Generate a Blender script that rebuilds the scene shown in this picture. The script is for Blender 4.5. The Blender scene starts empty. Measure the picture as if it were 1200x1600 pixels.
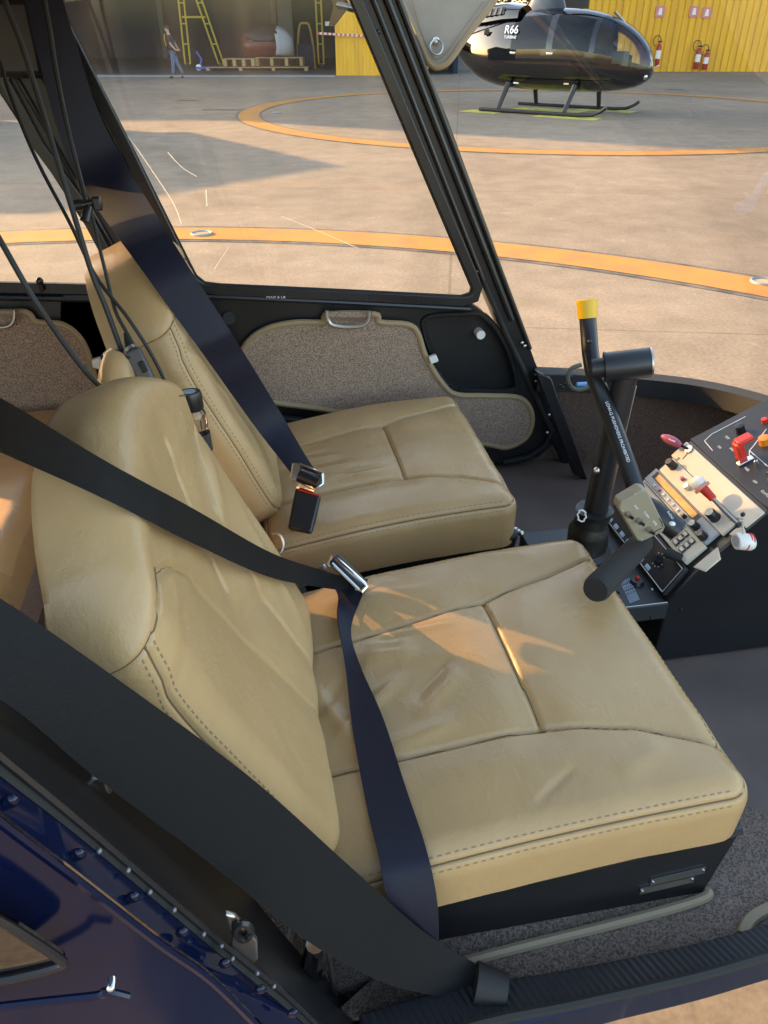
import bpy, bmesh, math, random
import numpy as np
from mathutils import Vector, Matrix, noise
random.seed(7)
rad = math.radians
S = bpy.context.scene
COL = S.collection

# ------------------------------------------------------------------ camera
# world: x = nose of the helicopter we look into, y = its left side, z up
FPX, PITCH, YAW, H = 1170.0, rad(33.0), rad(10.0), 1.75
cR = np.array([math.cos(YAW), -math.sin(YAW), 0.0])
cF = np.array([math.sin(YAW), math.cos(YAW), 0.0])
cU = np.array([0, 0, 1.0])
cD = cF*math.cos(PITCH) - cU*math.sin(PITCH)
cV = cF*math.sin(PITCH) + cU*math.cos(PITCH)
cC = np.array([0, 0, H])
cam = bpy.data.cameras.new('camera')
cam.sensor_fit = 'VERTICAL'; cam.sensor_height = 36.0
cam.lens = FPX/1600*36.0
cam.clip_start = 0.02; cam.clip_end = 3000
cob = bpy.data.objects.new('camera', cam); COL.objects.link(cob)
M = Matrix.Identity(4)
for i in range(3):
    M[i][0] = cR[i]; M[i][1] = cV[i]; M[i][2] = -cD[i]; M[i][3] = cC[i]
cob.matrix_world = M
S.camera = cob
S.render.resolution_x = 768; S.render.resolution_y = 1024

# ------------------------------------------------------------------ light
SUN_EL = rad(16.5)
sd = np.array([-0.785, 0.62]); sd = sd/np.linalg.norm(sd)          # towards the sun
sunv = Vector((sd[0]*math.cos(SUN_EL), sd[1]*math.cos(SUN_EL), math.sin(SUN_EL)))
world = bpy.data.worlds.new('World'); S.world = world; world.use_nodes = True
wn = world.node_tree
sky = wn.nodes.new('ShaderNodeTexSky'); sky.sky_type = 'NISHITA'; sky.sun_disc = False
sky.sun_elevation = SUN_EL; sky.sun_rotation = math.atan2(sd[0], sd[1])
sky.dust_density = 2.0; sky.air_density = 1.0
wn.nodes['Background'].inputs[1].default_value = 0.15
wn.links.new(sky.outputs[0], wn.nodes['Background'].inputs[0])
sl = bpy.data.lights.new('sun', 'SUN'); sl.energy = 3.1; sl.angle = rad(0.5); sl.color = (1.0, 0.63, 0.30)
so = bpy.data.objects.new('sun', sl); COL.objects.link(so)
so.rotation_euler = sunv.to_track_quat('Z', 'Y').to_euler(); so.location = (-20, 20, 20)
S.view_settings.view_transform = 'Standard'; S.view_settings.look = 'None'
S.view_settings.exposure = 2.55; S.view_settings.gamma = 1.0
S.view_settings.use_white_balance = True; S.view_settings.white_balance_temperature = 7500; S.view_settings.white_balance_tint = 10
S.render.engine = 'CYCLES'
S.cycles.max_bounces = 10; S.cycles.transparent_max_bounces = 16

# ------------------------------------------------------------------ helpers
def ray(u, v): return cR*(u-600)/FPX + cV*(800-v)/FPX + cD
def at(u, v, x=None, y=None, z=None, t=None):
    """point of the place seen at photo pixel (u, v), at a known x, y, z or depth"""
    d = ray(u, v)
    k = t if t is not None else ((z-H)/d[2] if z is not None else (y/d[1] if y is not None else x/d[0]))
    return Vector(cC + d*k)
def G(r, q, z=0.0): return Vector(cR*r + cF*q) + Vector((0, 0, z))     # hangar frame

ORG = {}
def new_obj(name, me, mat=None, parent=None):
    o = bpy.data.objects.new(name, me); COL.objects.link(o)
    if mat is not None: me.materials.append(mat)
    if parent is not None:
        o.parent = parent
        org = ORG.get(parent.name, Vector((0, 0, 0)))
        me.transform(Matrix.Translation(-org)); ORG[o.name] = org
    return o
def tag(o, label=None, cat=None, group=None, kind=None):
    if label: o['label'] = label
    if cat: o['category'] = cat
    if group: o['group'] = group
    if kind: o['kind'] = kind
    return o
def thing(name, label, cat, loc, group=None):
    o = bpy.data.objects.new(name, None); COL.objects.link(o)
    o.location = Vector(loc); o.empty_display_size = 0.1
    ORG[o.name] = Vector(loc)
    return tag(o, label, cat, group)

class MB:
    def __init__(s): s.v = []; s.f = []
    def add(s, vs, fs):
        n = len(s.v); s.v += [Vector(p) for p in vs]; s.f += [tuple(i+n for i in f) for f in fs]; return s
    def box(s, c, size, X=(1,0,0), Y=(0,1,0), Z=None):
        X = Vector(X).normalized(); Y = Vector(Y); Y = (Y - X*Y.dot(X)).normalized()
        Z = X.cross(Y) if Z is None else Vector(Z).normalized()
        c = Vector(c); a, b, d = size[0]/2, size[1]/2, size[2]/2
        vs = [c + X*a*i + Y*b*j + Z*d*k for k in (-1,1) for j in (-1,1) for i in (-1,1)]
        return s.add(vs, [(0,2,3,1),(4,5,7,6),(0,1,5,4),(2,6,7,3),(0,4,6,2),(1,3,7,5)])
    def bx(s, a, b):
        a, b = Vector(a), Vector(b); return s.box((a+b)/2, (abs(b.x-a.x), abs(b.y-a.y), abs(b.z-a.z)))
    def prism(s, pts, off):
        pts = [Vector(p) for p in pts]; off = Vector(off); n = len(pts)
        fs = [tuple(range(n))[::-1], tuple(range(n, 2*n))]
        fs += [(i, (i+1) % n, n+(i+1) % n, n+i) for i in range(n)]
        return s.add(pts + [p+off for p in pts], fs)
    def tube(s, pts, r, n=10, cap=True, closed=False, sq=None):
        pts = [Vector(p) for p in pts]; m = len(pts)
        rs = r if isinstance(r, (list, tuple)) else [r]*m
        vs = []; up = None
        for i, p in enumerate(pts):
            if closed: tdir = pts[(i+1) % m] - pts[i-1]
            else: tdir = pts[min(i+1, m-1)] - pts[max(i-1, 0)]
            tdir.normalize()
            if up is None:
                up = Vector((0,0,1)) if abs(tdir.z) < .9 else Vector((1,0,0))
            up = (up - tdir*up.dot(tdir)).normalized(); sdv = tdir.cross(up)
            for k in range(n):
                a = 2*math.pi*k/n
                vs.append(p + (up*math.cos(a) + sdv*math.sin(a))*rs[i])
        fs = []
        for i in range(m if closed else m-1):
            j = (i+1) % m
            for k in range(n):
                fs.append((i*n+k, i*n+(k+1) % n, j*n+(k+1) % n, j*n+k))
        if cap and not closed:
            fs.append(tuple(range(n))[::-1]); fs.append(tuple((m-1)*n+k for k in range(n)))
        return s.add(vs, fs)
    def cyl(s, a, b, r, r2=None, n=16): return s.tube([a, b], [r, r if r2 is None else r2], n)
    def ball(s, c, r, n=12, m=8, sc=(1,1,1)):
        c = Vector(c); vs = [c + Vector((0,0,r*sc[2]))]
        for i in range(1, m):
            a = math.pi*i/m
            for k in range(n):
                b = 2*math.pi*k/n
                vs.append(c + Vector((r*sc[0]*math.sin(a)*math.cos(b), r*sc[1]*math.sin(a)*math.sin(b), r*sc[2]*math.cos(a))))
        vs.append(c - Vector((0,0,r*sc[2])))
        fs = [(0, 1+k, 1+(k+1) % n) for k in range(n)]
        for i in range(m-2):
            for k in range(n):
                fs.append((1+i*n+k, 1+(i+1)*n+k, 1+(i+1)*n+(k+1) % n, 1+i*n+(k+1) % n))
        L = len(vs)-1
        fs += [(L, 1+(m-2)*n+(k+1) % n, 1+(m-2)*n+k) for k in range(n)]
        return s.add(vs, fs)
    def ribbon(s, pts, sides, th):
        """flat webbing: centre points, half-width vectors, thickness"""
        m = len(pts); vs = []; K = 7
        for i in range(m):
            tdir = (Vector(pts[min(i+1, m-1)]) - Vector(pts[max(i-1, 0)])).normalized()
            sv = Vector(sides[i]); nrm = tdir.cross(sv).normalized()
            for k in range(K):
                a = -1 + 2*k/(K-1); vs.append(Vector(pts[i]) + sv*a + nrm*th*(.5 + .6*(1-a*a)))
            for k in range(K):
                a = 1 - 2*k/(K-1); vs.append(Vector(pts[i]) + sv*a - nrm*th*(.5 - .6*(1-a*a)))
        N = 2*K; fs = []
        for i in range(m-1):
            for k in range(N): fs.append((i*N+k, i*N+(k+1) % N, (i+1)*N+(k+1) % N, (i+1)*N+k))
        fs.append(tuple(range(N))[::-1]); fs.append(tuple((m-1)*N+k for k in range(N)))
        return s.add(vs, fs)
    def build(s, name, mat, parent=None, smooth=True, bevel=0, seg=2, angle=35, sub=0):
        me = bpy.data.meshes.new(name); me.from_pydata([tuple(v) for v in s.v], [], s.f); me.update()
        bm = bmesh.new(); bm.from_mesh(me); bmesh.ops.recalc_face_normals(bm, faces=bm.faces); bm.to_mesh(me); bm.free()
        o = new_obj(name, me, mat, parent)
        if sub:
            md = o.modifiers.new('s', 'SUBSURF'); md.levels = sub; md.render_levels = sub
        if bevel:
            md = o.modifiers.new('b', 'BEVEL'); md.width = bevel; md.segments = seg; md.limit_method = 'ANGLE'; md.angle_limit = rad(30)
        if smooth:
            for p in me.polygons: p.use_smooth = True
            if not sub:
                try: me.set_sharp_from_angle(angle=rad(angle))
                except Exception: pass
        return o

def spline(pts, n=8, closed=False):
    """Catmull-Rom through points"""
    P = [Vector(p) for p in pts]; m = len(P); out = []
    for i in range(m if closed else m-1):
        if closed: a, b, c, d = P[i-1], P[i], P[(i+1) % m], P[(i+2) % m]
        else: a, b, c, d = P[max(i-1, 0)], P[i], P[i+1], P[min(i+2, m-1)]
        for k in range(n):
            t = k/n
            out.append(0.5*((2*b) + (c-a)*t + (2*a-5*b+4*c-d)*t*t + (3*b-a-3*c+d)*t**3))
    if not closed: out.append(P[-1])
    return out
def bool_diff(o, cutter_mb):
    c = cutter_mb.build('cutter', None, None, smooth=False)
    if o.parent: c.data.transform(Matrix.Translation(-ORG[o.name])); c.parent = o.parent
    md = o.modifiers.new('cut', 'BOOLEAN'); md.object = c; md.operation = 'DIFFERENCE'; md.solver = 'EXACT'
    bpy.context.view_layer.update()
    dg = bpy.context.evaluated_depsgraph_get()
    me = bpy.data.meshes.new_from_object(o.evaluated_get(dg))
    o.modifiers.remove(md); o.data = me
    bpy.data.objects.remove(c)
    return o
def text(body, size, mat, parent, name, origin, X, Y, extrude=0.0004, align='LEFT'):
    cu = bpy.data.curves.new('t', 'FONT'); cu.body = body; cu.size = size; cu.extrude = extrude; cu.align_x = align
    to = bpy.data.objects.new('t', cu); COL.objects.link(to)
    bpy.context.view_layer.update()
    dg = bpy.context.evaluated_depsgraph_get()
    me = bpy.data.meshes.new_from_object(to.evaluated_get(dg))
    bpy.data.objects.remove(to)
    X = Vector(X).normalized(); Y = Vector(Y); Y = (Y-X*Y.dot(X)).normalized(); Z = X.cross(Y)
    m = Matrix.Identity(4)
    for i in range(3): m[i][0] = X[i]; m[i][1] = Y[i]; m[i][2] = Z[i]; m[i][3] = Vector(origin)[i]
    me.transform(m); me.materials.clear()
    return new_obj(name, me, mat, parent)

# ------------------------------------------------------------------ materials
def mat(name, col, rough=.5, metal=0, col2=None, nscale=5, ndet=4, bump=0, bscale=200, bdist=.001, coat=0, spec=.5, sheen=0,
        coord='Object', rvar=0, lo=.35, hi=.65, stretch=None, emit=0, trans=0):
    m = bpy.data.materials.new(name); m.use_nodes = True; n = m.node_tree; b = n.nodes['Principled BSDF']
    b.inputs['Base Color'].default_value = (*col, 1); b.inputs['Roughness'].default_value = rough
    b.inputs['Metallic'].default_value = metal; b.inputs['Specular IOR Level'].default_value = spec
    b.inputs['Coat Weight'].default_value = coat; b.inputs['Coat Roughness'].default_value = .05
    b.inputs['Sheen Weight'].default_value = sheen
    if trans: b.inputs['Transmission Weight'].default_value = trans
    if emit:
        b.inputs['Emission Color'].default_value = (*col, 1); b.inputs['Emission Strength'].default_value = emit
    tc = n.nodes.new('ShaderNodeTexCoord'); vec = tc.outputs[coord]
    if stretch:
        mp = n.nodes.new('ShaderNodeMapping'); mp.inputs['Scale'].default_value = stretch
        n.links.new(vec, mp.inputs[0]); vec = mp.outputs[0]
    if col2 is not None or rvar:
        t = n.nodes.new('ShaderNodeTexNoise'); t.inputs['Scale'].default_value = nscale; t.inputs['Detail'].default_value = ndet
        n.links.new(vec, t.inputs['Vector'])
        mr = n.nodes.new('ShaderNodeMapRange'); mr.inputs[1].default_value = lo; mr.inputs[2].default_value = hi
        n.links.new(t.outputs[0], mr.inputs[0])
        if col2 is not None:
            mx = n.nodes.new('ShaderNodeMix'); mx.data_type = 'RGBA'
            mx.inputs[6].default_value = (*col, 1); mx.inputs[7].default_value = (*col2, 1)
            n.links.new(mr.outputs[0], mx.inputs[0]); n.links.new(mx.outputs[2], b.inputs['Base Color'])
        if rvar:
            ma = n.nodes.new('ShaderNodeMath'); ma.operation = 'MULTIPLY_ADD'; ma.inputs[1].default_value = rvar; ma.inputs[2].default_value = rough - rvar/2
            n.links.new(mr.outputs[0], ma.inputs[0]); n.links.new(ma.outputs[0], b.inputs['Roughness'])
    if bump:
        t = n.nodes.new('ShaderNodeTexNoise'); t.inputs['Scale'].default_value = bscale; t.inputs['Detail'].default_value = 3
        n.links.new(vec, t.inputs['Vector'])
        bp = n.nodes.new('ShaderNodeBump'); bp.inputs['Strength'].default_value = bump; bp.inputs['Distance'].default_value = bdist
        n.links.new(t.outputs[0], bp.inputs['Height']); n.links.new(bp.outputs[0], b.inputs['Normal'])
    return m
def glass_mat(name, tint=(.92,.94,.95), refl=.05, rough=.0, grime_glare=0.0):
    m = bpy.data.materials.new(name); m.use_nodes = True; n = m.node_tree; n.nodes.remove(n.nodes['Principled BSDF'])
    out = n.nodes['Material Output']
    tr = n.nodes.new('ShaderNodeBsdfTransparent'); tr.inputs[0].default_value = (*tint, 1)
    gl = n.nodes.new('ShaderNodeBsdfGlossy'); gl.inputs['Roughness'].default_value = rough
    fr = n.nodes.new('ShaderNodeFresnel'); fr.inputs[0].default_value = 1.45
    ms = n.nodes.new('ShaderNodeMixShader')
    mth = n.nodes.new('ShaderNodeMath'); mth.operation = 'MULTIPLY'; mth.inputs[1].default_value = refl/.04
    n.links.new(fr.outputs[0], mth.inputs[0]); n.links.new(mth.outputs[0], ms.inputs[0])
    n.links.new(tr.outputs[0], ms.inputs[1]); n.links.new(gl.outputs[0], ms.inputs[2])
    last = ms.outputs[0]
    if grime_glare:  # pale streaks also stand in for soft glare on the pane
        tc = n.nodes.new('ShaderNodeTexCoord')
        mp = n.nodes.new('ShaderNodeMapping'); mp.inputs['Rotation'].default_value = (0, rad(-38), 0); mp.inputs['Scale'].default_value = (5, 1, .9)
        n.links.new(tc.outputs['Object'], mp.inputs[0])
        t = n.nodes.new('ShaderNodeTexNoise'); t.inputs['Scale'].default_value = 1.6; t.inputs['Detail'].default_value = 5
        n.links.new(mp.outputs[0], t.inputs['Vector'])
        mr = n.nodes.new('ShaderNodeMapRange'); mr.inputs[1].default_value = .48; mr.inputs[2].default_value = .75; mr.inputs[4].default_value = grime_glare
        n.links.new(t.outputs[0], mr.inputs[0])
        df = n.nodes.new('ShaderNodeBsdfTranslucent'); df.inputs[0].default_value = (.8,.78,.74,1)
        m2 = n.nodes.new('ShaderNodeMixShader'); n.links.new(mr.outputs[0], m2.inputs[0])
        n.links.new(last, m2.inputs[1]); n.links.new(df.outputs[0], m2.inputs[2]); last = m2.outputs[0]
    n.links.new(last, out.inputs['Surface'])
    return m
def wave_bump(m, scale, strength, dist, direction='X', coord='Object', rot=(0,0,0), profile='SIN'):
    n = m.node_tree; b = n.nodes['Principled BSDF']
    tc = n.nodes.new('ShaderNodeTexCoord'); mp = n.nodes.new('ShaderNodeMapping'); mp.inputs['Rotation'].default_value = rot
    w = n.nodes.new('ShaderNodeTexWave'); w.bands_direction = direction; w.inputs['Scale'].default_value = scale; w.wave_profile = profile
    bp = n.nodes.new('ShaderNodeBump'); bp.inputs['Strength'].default_value = strength; bp.inputs['Distance'].default_value = dist
    n.links.new(tc.outputs[coord], mp.inputs[0]); n.links.new(mp.outputs[0], w.inputs[0])
    n.links.new(w.outputs['Fac'], bp.inputs['Height'])
    if b.inputs['Normal'].is_linked: n.links.new(b.inputs['Normal'].links[0].from_socket, bp.inputs['Normal'])
    n.links.new(bp.outputs[0], b.inputs['Normal'])

m_leather = mat('leather', (.475,.310,.150), .33, col2=(.415,.266,.125), nscale=6, bump=.25, bscale=420, bdist=.0006, rvar=.14, spec=.45)
def crease(m):
    n = m.node_tree; b = n.nodes['Principled BSDF']
    tc = n.nodes.new('ShaderNodeTexCoord'); mp = n.nodes.new('ShaderNodeMapping'); mp.inputs['Scale'].default_value = (1.0, .55, .8); mp.inputs['Rotation'].default_value = (0, 0, .5)
    t = n.nodes.new('ShaderNodeTexNoise'); t.inputs['Scale'].default_value = 38; t.inputs['Detail'].default_value = 6; t.inputs['Roughness'].default_value = .62; t.inputs['Distortion'].default_value = 1.2
    v = n.nodes.new('ShaderNodeTexVoronoi'); v.feature = 'DISTANCE_TO_EDGE'; v.inputs['Scale'].default_value = 210
    b1 = n.nodes.new('ShaderNodeBump'); b1.inputs['Strength'].default_value = .30; b1.inputs['Distance'].default_value = .0035
    b2 = n.nodes.new('ShaderNodeBump'); b2.inputs['Strength'].default_value = .25; b2.inputs['Distance'].default_value = .0008
    n.links.new(tc.outputs['Object'], mp.inputs[0]); n.links.new(mp.outputs[0], t.inputs['Vector']); n.links.new(tc.outputs['Object'], v.inputs['Vector'])
    n.links.new(t.outputs[0], b1.inputs['Height']); n.links.new(v.outputs['Distance'], b2.inputs['Height'])
    n.links.new(b.inputs['Normal'].links[0].from_socket, b1.inputs['Normal']); n.links.new(b1.outputs[0], b2.inputs['Normal']); n.links.new(b2.outputs[0], b.inputs['Normal'])
crease(m_leather)
m_leather_dk = mat('leather_piping', (.30,.215,.11), .5)
m_stitch = mat('stitch_thread', (.25,.175,.095), .7)
m_seam = mat('seam_shadow_thread', (.13,.09,.05), .8)  # dark colour stands in for shade down in the seam grooves
m_web = mat('belt_webbing', (.008,.009,.022), .6, bump=.4, bscale=900, bdist=.0006, spec=.35)
wave_bump(m_web, 260, .35, .0006, 'DIAGONAL')
m_web2 = mat('belt_webbing_dark', (.007,.007,.008), .7, bump=.4, bscale=900, bdist=.0006, spec=.25)
wave_bump(m_web2, 260, .35, .0006, 'DIAGONAL')
m_black = mat('black_paint', (.010,.010,.012), .38, bump=.12, bscale=350, bdist=.0005, rvar=.15, nscale=4)
m_black_satin = mat('black_satin', (.013,.013,.015), .30, rvar=.12, nscale=7)
m_rubber = mat('black_rubber', (.012,.012,.012), .7, bump=.2, bscale=120)
m_foam = mat('grip_foam', (.015,.014,.014), .85, bump=.5, bscale=700, bdist=.0008)
m_carpet = mat('carpet', (.50,.36,.27), .95, col2=(.17,.12,.088), nscale=480, ndet=3, lo=.38, hi=.62, bump=1.0, bscale=420, bdist=.004, sheen=.3, spec=.1)
m_carpet_fl = mat('floor_carpet', (.24,.18,.145), .95, col2=(.075,.055,.045), nscale=420, ndet=3, lo=.38, hi=.62, bump=1.0, bscale=420, bdist=.004, sheen=.2, spec=.1)
m_carpet_dk = mat('nose_carpet', (.26,.185,.145), .95, col2=(.13,.09,.07), nscale=300, ndet=3, lo=.35, hi=.65, bump=.8, bscale=380, bdist=.003, sheen=.2, spec=.1)
m_bind = mat('carpet_binding', (.30,.215,.12), .65, bump=.2, bscale=300)
m_bind2 = mat('floor_binding', (.26,.205,.13), .6, bump=.2, bscale=300)
m_vinyl = mat('floor_vinyl', (.150,.112,.094), .5, col2=(.118,.09,.076), nscale=9, bump=.25, bscale=260, bdist=.0008)
m_chrome = mat('chrome', (.75,.75,.76), .14, 1)
m_steel = mat('brushed_steel', (.55,.54,.52), .32, 1, bump=.1, bscale=200)
m_blue = mat('blue_lacquer', (.002,.0055,.026), .12, coat=.2, spec=.3, rvar=.06, nscale=3)
m_white = mat('white_plastic', (.72,.70,.66), .4)
m_red = mat('red_plastic', (.62,.035,.02), .35)
m_bluecap = mat('blue_plastic', (.03,.09,.35), .35)
m_amber = mat('amber_lens', (.8,.25,.02), .2)
m_yellowcap = mat('yellow_plastic', (.72,.42,.015), .38, bump=.05, bscale=60)
m_panel = mat('panel_black', (.022,.024,.028), .5, bump=.15, bscale=500, bdist=.0003)
m_beige_panel = mat('panel_face', (.64,.57,.46), .55, bump=.15, bscale=500, bdist=.0003)
m_greyface = mat('radio_face', (.36,.38,.40), .5)
m_lcd = mat('amber_display', (.75,.36,.05), .25, col2=(.62,.27,.03), nscale=60)
m_screen = mat('dark_screen', (.012,.013,.016), .12)
m_screen2 = mat('pale_screen', (.42,.34,.30), .3)
m_print = mat('white_print', (.75,.76,.78), .6)
m_bprint = mat('pale_blue_print', (.42,.55,.70), .5)
m_khaki = mat('switch_box_face', (.27,.235,.165), .5, bump=.1, bscale=400)
m_plastic = mat('clear_plastic', (.8,.83,.84), .05, trans=1.0)
m_pink = mat('pink_tag', (.42,.09,.14), .4)
m_tube = mat('control_tube_paint', (.012,.013,.016), .36, rvar=.12, nscale=10)
m_cord = mat('cord_rubber', (.010,.010,.011), .55)
m_glass = glass_mat('window_acrylic', (.975,.98,.98), .03, grime_glare=.016)
m_glass2 = glass_mat('dark_acrylic', (.45,.50,.55), .06)
m_ceiling = mat('headliner', (.32,.26,.18), .8)
m_wire = mat('braided_sleeve', (.10,.10,.085), .7, bump=.8, bscale=260, bdist=.002)

# ================================================================== SETTING
def ground_mat():
    m = mat('concrete', (.124,.107,.085), .85, bump=.25, bscale=30, bdist=.004, spec=.25)
    n = m.node_tree; b = n.nodes['Principled BSDF']
    tc = n.nodes.new('ShaderNodeTexCoord')
    def nz(sc, det, lo, hi, w):
        t = n.nodes.new('ShaderNodeTexNoise'); t.inputs['Scale'].default_value = sc; t.inputs['Detail'].default_value = det
        t.inputs['Roughness'].default_value = .65
        n.links.new(tc.outputs['Object'], t.inputs['Vector'])
        r = n.nodes.new('ShaderNodeMapRange'); r.inputs[1].default_value = lo; r.inputs[2].default_value = hi; r.inputs[3].default_value = 1-w; r.inputs[4].default_value = 1+w
        n.links.new(t.outputs[0], r.inputs[0]); return r.outputs[0]
    a = nz(.22, 5, .35, .65, .16); c = nz(2.5, 6, .35, .65, .13); d = nz(38, 6, .35, .65, .17)
    m1 = n.nodes.new('ShaderNodeMath'); m1.operation = 'MULTIPLY'; n.links.new(a, m1.inputs[0]); n.links.new(c, m1.inputs[1])
    m2 = n.nodes.new('ShaderNodeMath'); m2.operation = 'MULTIPLY'; n.links.new(m1.outputs[0], m2.inputs[0]); n.links.new(d, m2.inputs[1])
    # pale scuffs
    t = n.nodes.new('ShaderNodeTexNoise'); t.inputs['Scale'].default_value = 1.7; t.inputs['Detail'].default_value = 9; t.inputs['Roughness'].default_value = .8; t.inputs['Distortion'].default_value = 1.5
    n.links.new(tc.outputs['Object'], t.inputs['Vector'])
    r = n.nodes.new('ShaderNodeMapRange'); r.inputs[1].default_value = .57; r.inputs[2].default_value = .72; r.inputs[3].default_value = 1; r.inputs[4].default_value = 1.45
    n.links.new(t.outputs[0], r.inputs[0])
    m3 = n.nodes.new('ShaderNodeMath'); m3.operation = 'MULTIPLY'; n.links.new(m2.outputs[0], m3.inputs[0]); n.links.new(r.outputs[0], m3.inputs[1])
    # slab joints
    mp = n.nodes.new('ShaderNodeMapping'); mp.inputs['Rotation'].default_value = (0, 0, YAW + rad(5)); n.links.new(tc.outputs['Object'], mp.inputs[0])
    br = n.nodes.new('ShaderNodeTexBrick'); br.offset = 0; br.inputs['Scale'].default_value = 1; br.inputs['Mortar Size'].default_value = .012
    br.inputs['Brick Width'].default_value = 90.0; br.inputs['Row Height'].default_value = 5.1
    br.inputs['Color1'].default_value = (1,1,1,1); br.inputs['Color2'].default_value = (.965,.965,.965,1); br.inputs['Mortar'].default_value = (.72,.72,.72,1)
    n.links.new(mp.outputs[0], br.inputs['Vector'])
    vm = n.nodes.new('ShaderNodeVectorMath'); vm.operation = 'SCALE'; n.links.new(br.outputs['Color'], vm.inputs[0]); n.links.new(m3.outputs[0], vm.inputs['Scale'])
    mx = n.nodes.new('ShaderNodeMix'); mx.data_type = 'RGBA'; mx.blend_type = 'MULTIPLY'; mx.inputs[0].default_value = 1; mx.inputs[6].default_value = (.192,.160,.124,1)
    n.links.new(vm.outputs[0], mx.inputs[7]); n.links.new(mx.outputs[2], b.inputs['Base Color'])
    return m
m_conc = ground_mat()
tag(MB().add([(-400,-400,0),(400,-400,0),(400,400,0),(-400,400,0)], [(0,1,2,3)]).build('ground', m_conc), kind='structure')
m_ring = mat('ring_paint', (.37,.165,.024), .75, col2=(.27,.13,.038), nscale=3.2, ndet=10, lo=.42, hi=.72, bump=.2, bscale=40, bdist=.003)
m_ringedge = mat('ring_outline', (.035,.036,.04), .85, col2=(.12,.11,.10), nscale=5, ndet=6)
def annulus(name, c, r0, r1, z, m, n=220):
    mb = MB(); vs = []; fs = []
    for i in range(n):
        a = 2*math.pi*i/n; vs += [(c[0]+r0*math.cos(a), c[1]+r0*math.sin(a), z), (c[0]+r1*math.cos(a), c[1]+r1*math.sin(a), z)]
    for i in range(n):
        j = (i+1) % n; fs.append((2*i, 2*i+1, 2*j+1, 2*j))
    return tag(mb.add(vs, fs).build(name, m), kind='structure')
CA, RA, WA = (-2.055, .264), 7.91, .50
annulus('pad_ring_outline', CA, RA-WA/2-.075, RA+WA/2+.075, .004, m_ringedge)
annulus('pad_ring_paint', CA, RA-WA/2, RA+WA/2, .008, m_ring)
CB, RB, WB = (7.45, 19.6), 7.15, .48
annulus('far_ring_outline', CB, RB-WB/2-.06, RB+WB/2+.06, .004, m_ringedge)
annulus('far_ring_paint', CB, RB-WB/2, RB+WB/2, .008, m_ring)
for (u, v, lab) in ((315, 365, 'flush steel light fitting in the near orange ring, seen through the far door window'), (1194, 440, 'flush steel light fitting in the near orange ring, at the right edge'), (432, 176, 'flush light fitting in the far orange ring left of the black helicopter')):
    p_ = at(u, v, z=.012); t_ = thing('ring_light', lab, 'ground light', p_, 'flush lights in the orange rings')
    MB().tube([p_ + Vector((.10*math.cos(k*.35), .10*math.sin(k*.35), .002)) for k in range(18)], .012, 6, closed=True).build('rim', mat('fitting_rim', (.30,.31,.33), .5, .5), t_)
    MB().cyl(p_ - Vector((0,0,.003)), p_ + Vector((0,0,.002)), .085, n=20).build('lens', mat('fitting_lens', (.35,.28,.15), .3), t_)
for (u0, u1, v) in ((316, 398, 171.5), (277, 310, 157), (1040, 1068, 140)):
    a_, b_ = at(u0, v, z=.005), at(u1, v, z=.005); w_ = Vector((0, .10, 0))
    tag(MB().add([a_-w_, b_-w_, b_+w_, a_+w_], [(0,1,2,3)]).build('drain_cover', mat('drain_dark', (.03,.03,.032), .8)), kind='structure')
m_lime = mat('lime_paint', (.45,.46,.06), .8, col2=(.30,.30,.10), nscale=4, ndet=6)

# --- hangar
m_ywall = mat('yellow_cladding', (.80,.41,.012), .5, col2=(.66,.33,.016), nscale=2.2, ndet=8, stretch=(1.6,1.6,.22))
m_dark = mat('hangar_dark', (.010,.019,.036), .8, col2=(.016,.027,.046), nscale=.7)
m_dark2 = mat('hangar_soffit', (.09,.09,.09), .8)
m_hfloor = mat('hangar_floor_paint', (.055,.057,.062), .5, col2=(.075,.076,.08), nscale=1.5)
m_greywall = mat('grey_block_wall', (.17,.17,.165), .85, col2=(.13,.13,.13), nscale=2)
m_sand = mat('sand_render', (.42,.34,.22), .85)
def corr(mb, r0, r1, q, z0, z1, pitch=.30, dep=.035):
    """corrugated sheet facing the camera side, from r0 to r1"""
    prof = []; r = r0
    while r < r1:
        prof += [(r, q), (r+pitch*.72, q), (r+pitch*.78, q+dep), (r+pitch*.94, q+dep)]; r += pitch
    prof.append((r1, q)); prof = [p for p in prof if p[0] <= r1]
    n = len(prof); vs = [G(a, b, z0) for a, b in prof] + [G(a, b, z1) for a, b in prof]
    vs += [G(r1, q+.16, z0), G(r0, q+.16, z0), G(r1, q+.16, z1), G(r0, q+.16, z1)]
    fs = [(i, i+1, n+i+1, n+i) for i in range(n-1)]
    e = 2*n
    fs += [(e, e+1, e+3, e+2), (n-1, e, e+2, 2*n-1), (e+1, 0, n, e+3)]
    return mb.add(vs, fs)
hz = thing('hangar', 'wide dark open hangar with rows of equipment inside, left of the yellow door leaf', 'hangar', G(-8, 37.5))
HQ = 37.4; HT = 15.7; RS0, RS1 = -37.8, -37.4
mb = MB()
for a, b in (((-62, 56, 0), (3.2, 56.3, 9)), ((-62.3, HQ, 0), (-62, 56.3, 9)), ((3.0, HQ+.3, 0), (3.2, 56, 9))):
    pts = [G(a[0], a[1], 0), G(b[0], a[1], 0), G(b[0], b[1], 0), G(a[0], b[1], 0)]
    mb.prism(pts, (0, 0, b[2]))
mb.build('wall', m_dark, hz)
MB().prism([G(-62.3, HQ-.5, 9.0), G(3.4, HQ-.5, 9.0), G(3.4, 56.4, 9.0), G(-62.3, 56.4, 9.0)], (0,0,2.5)).build('roof', m_dark2, hz)
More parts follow.
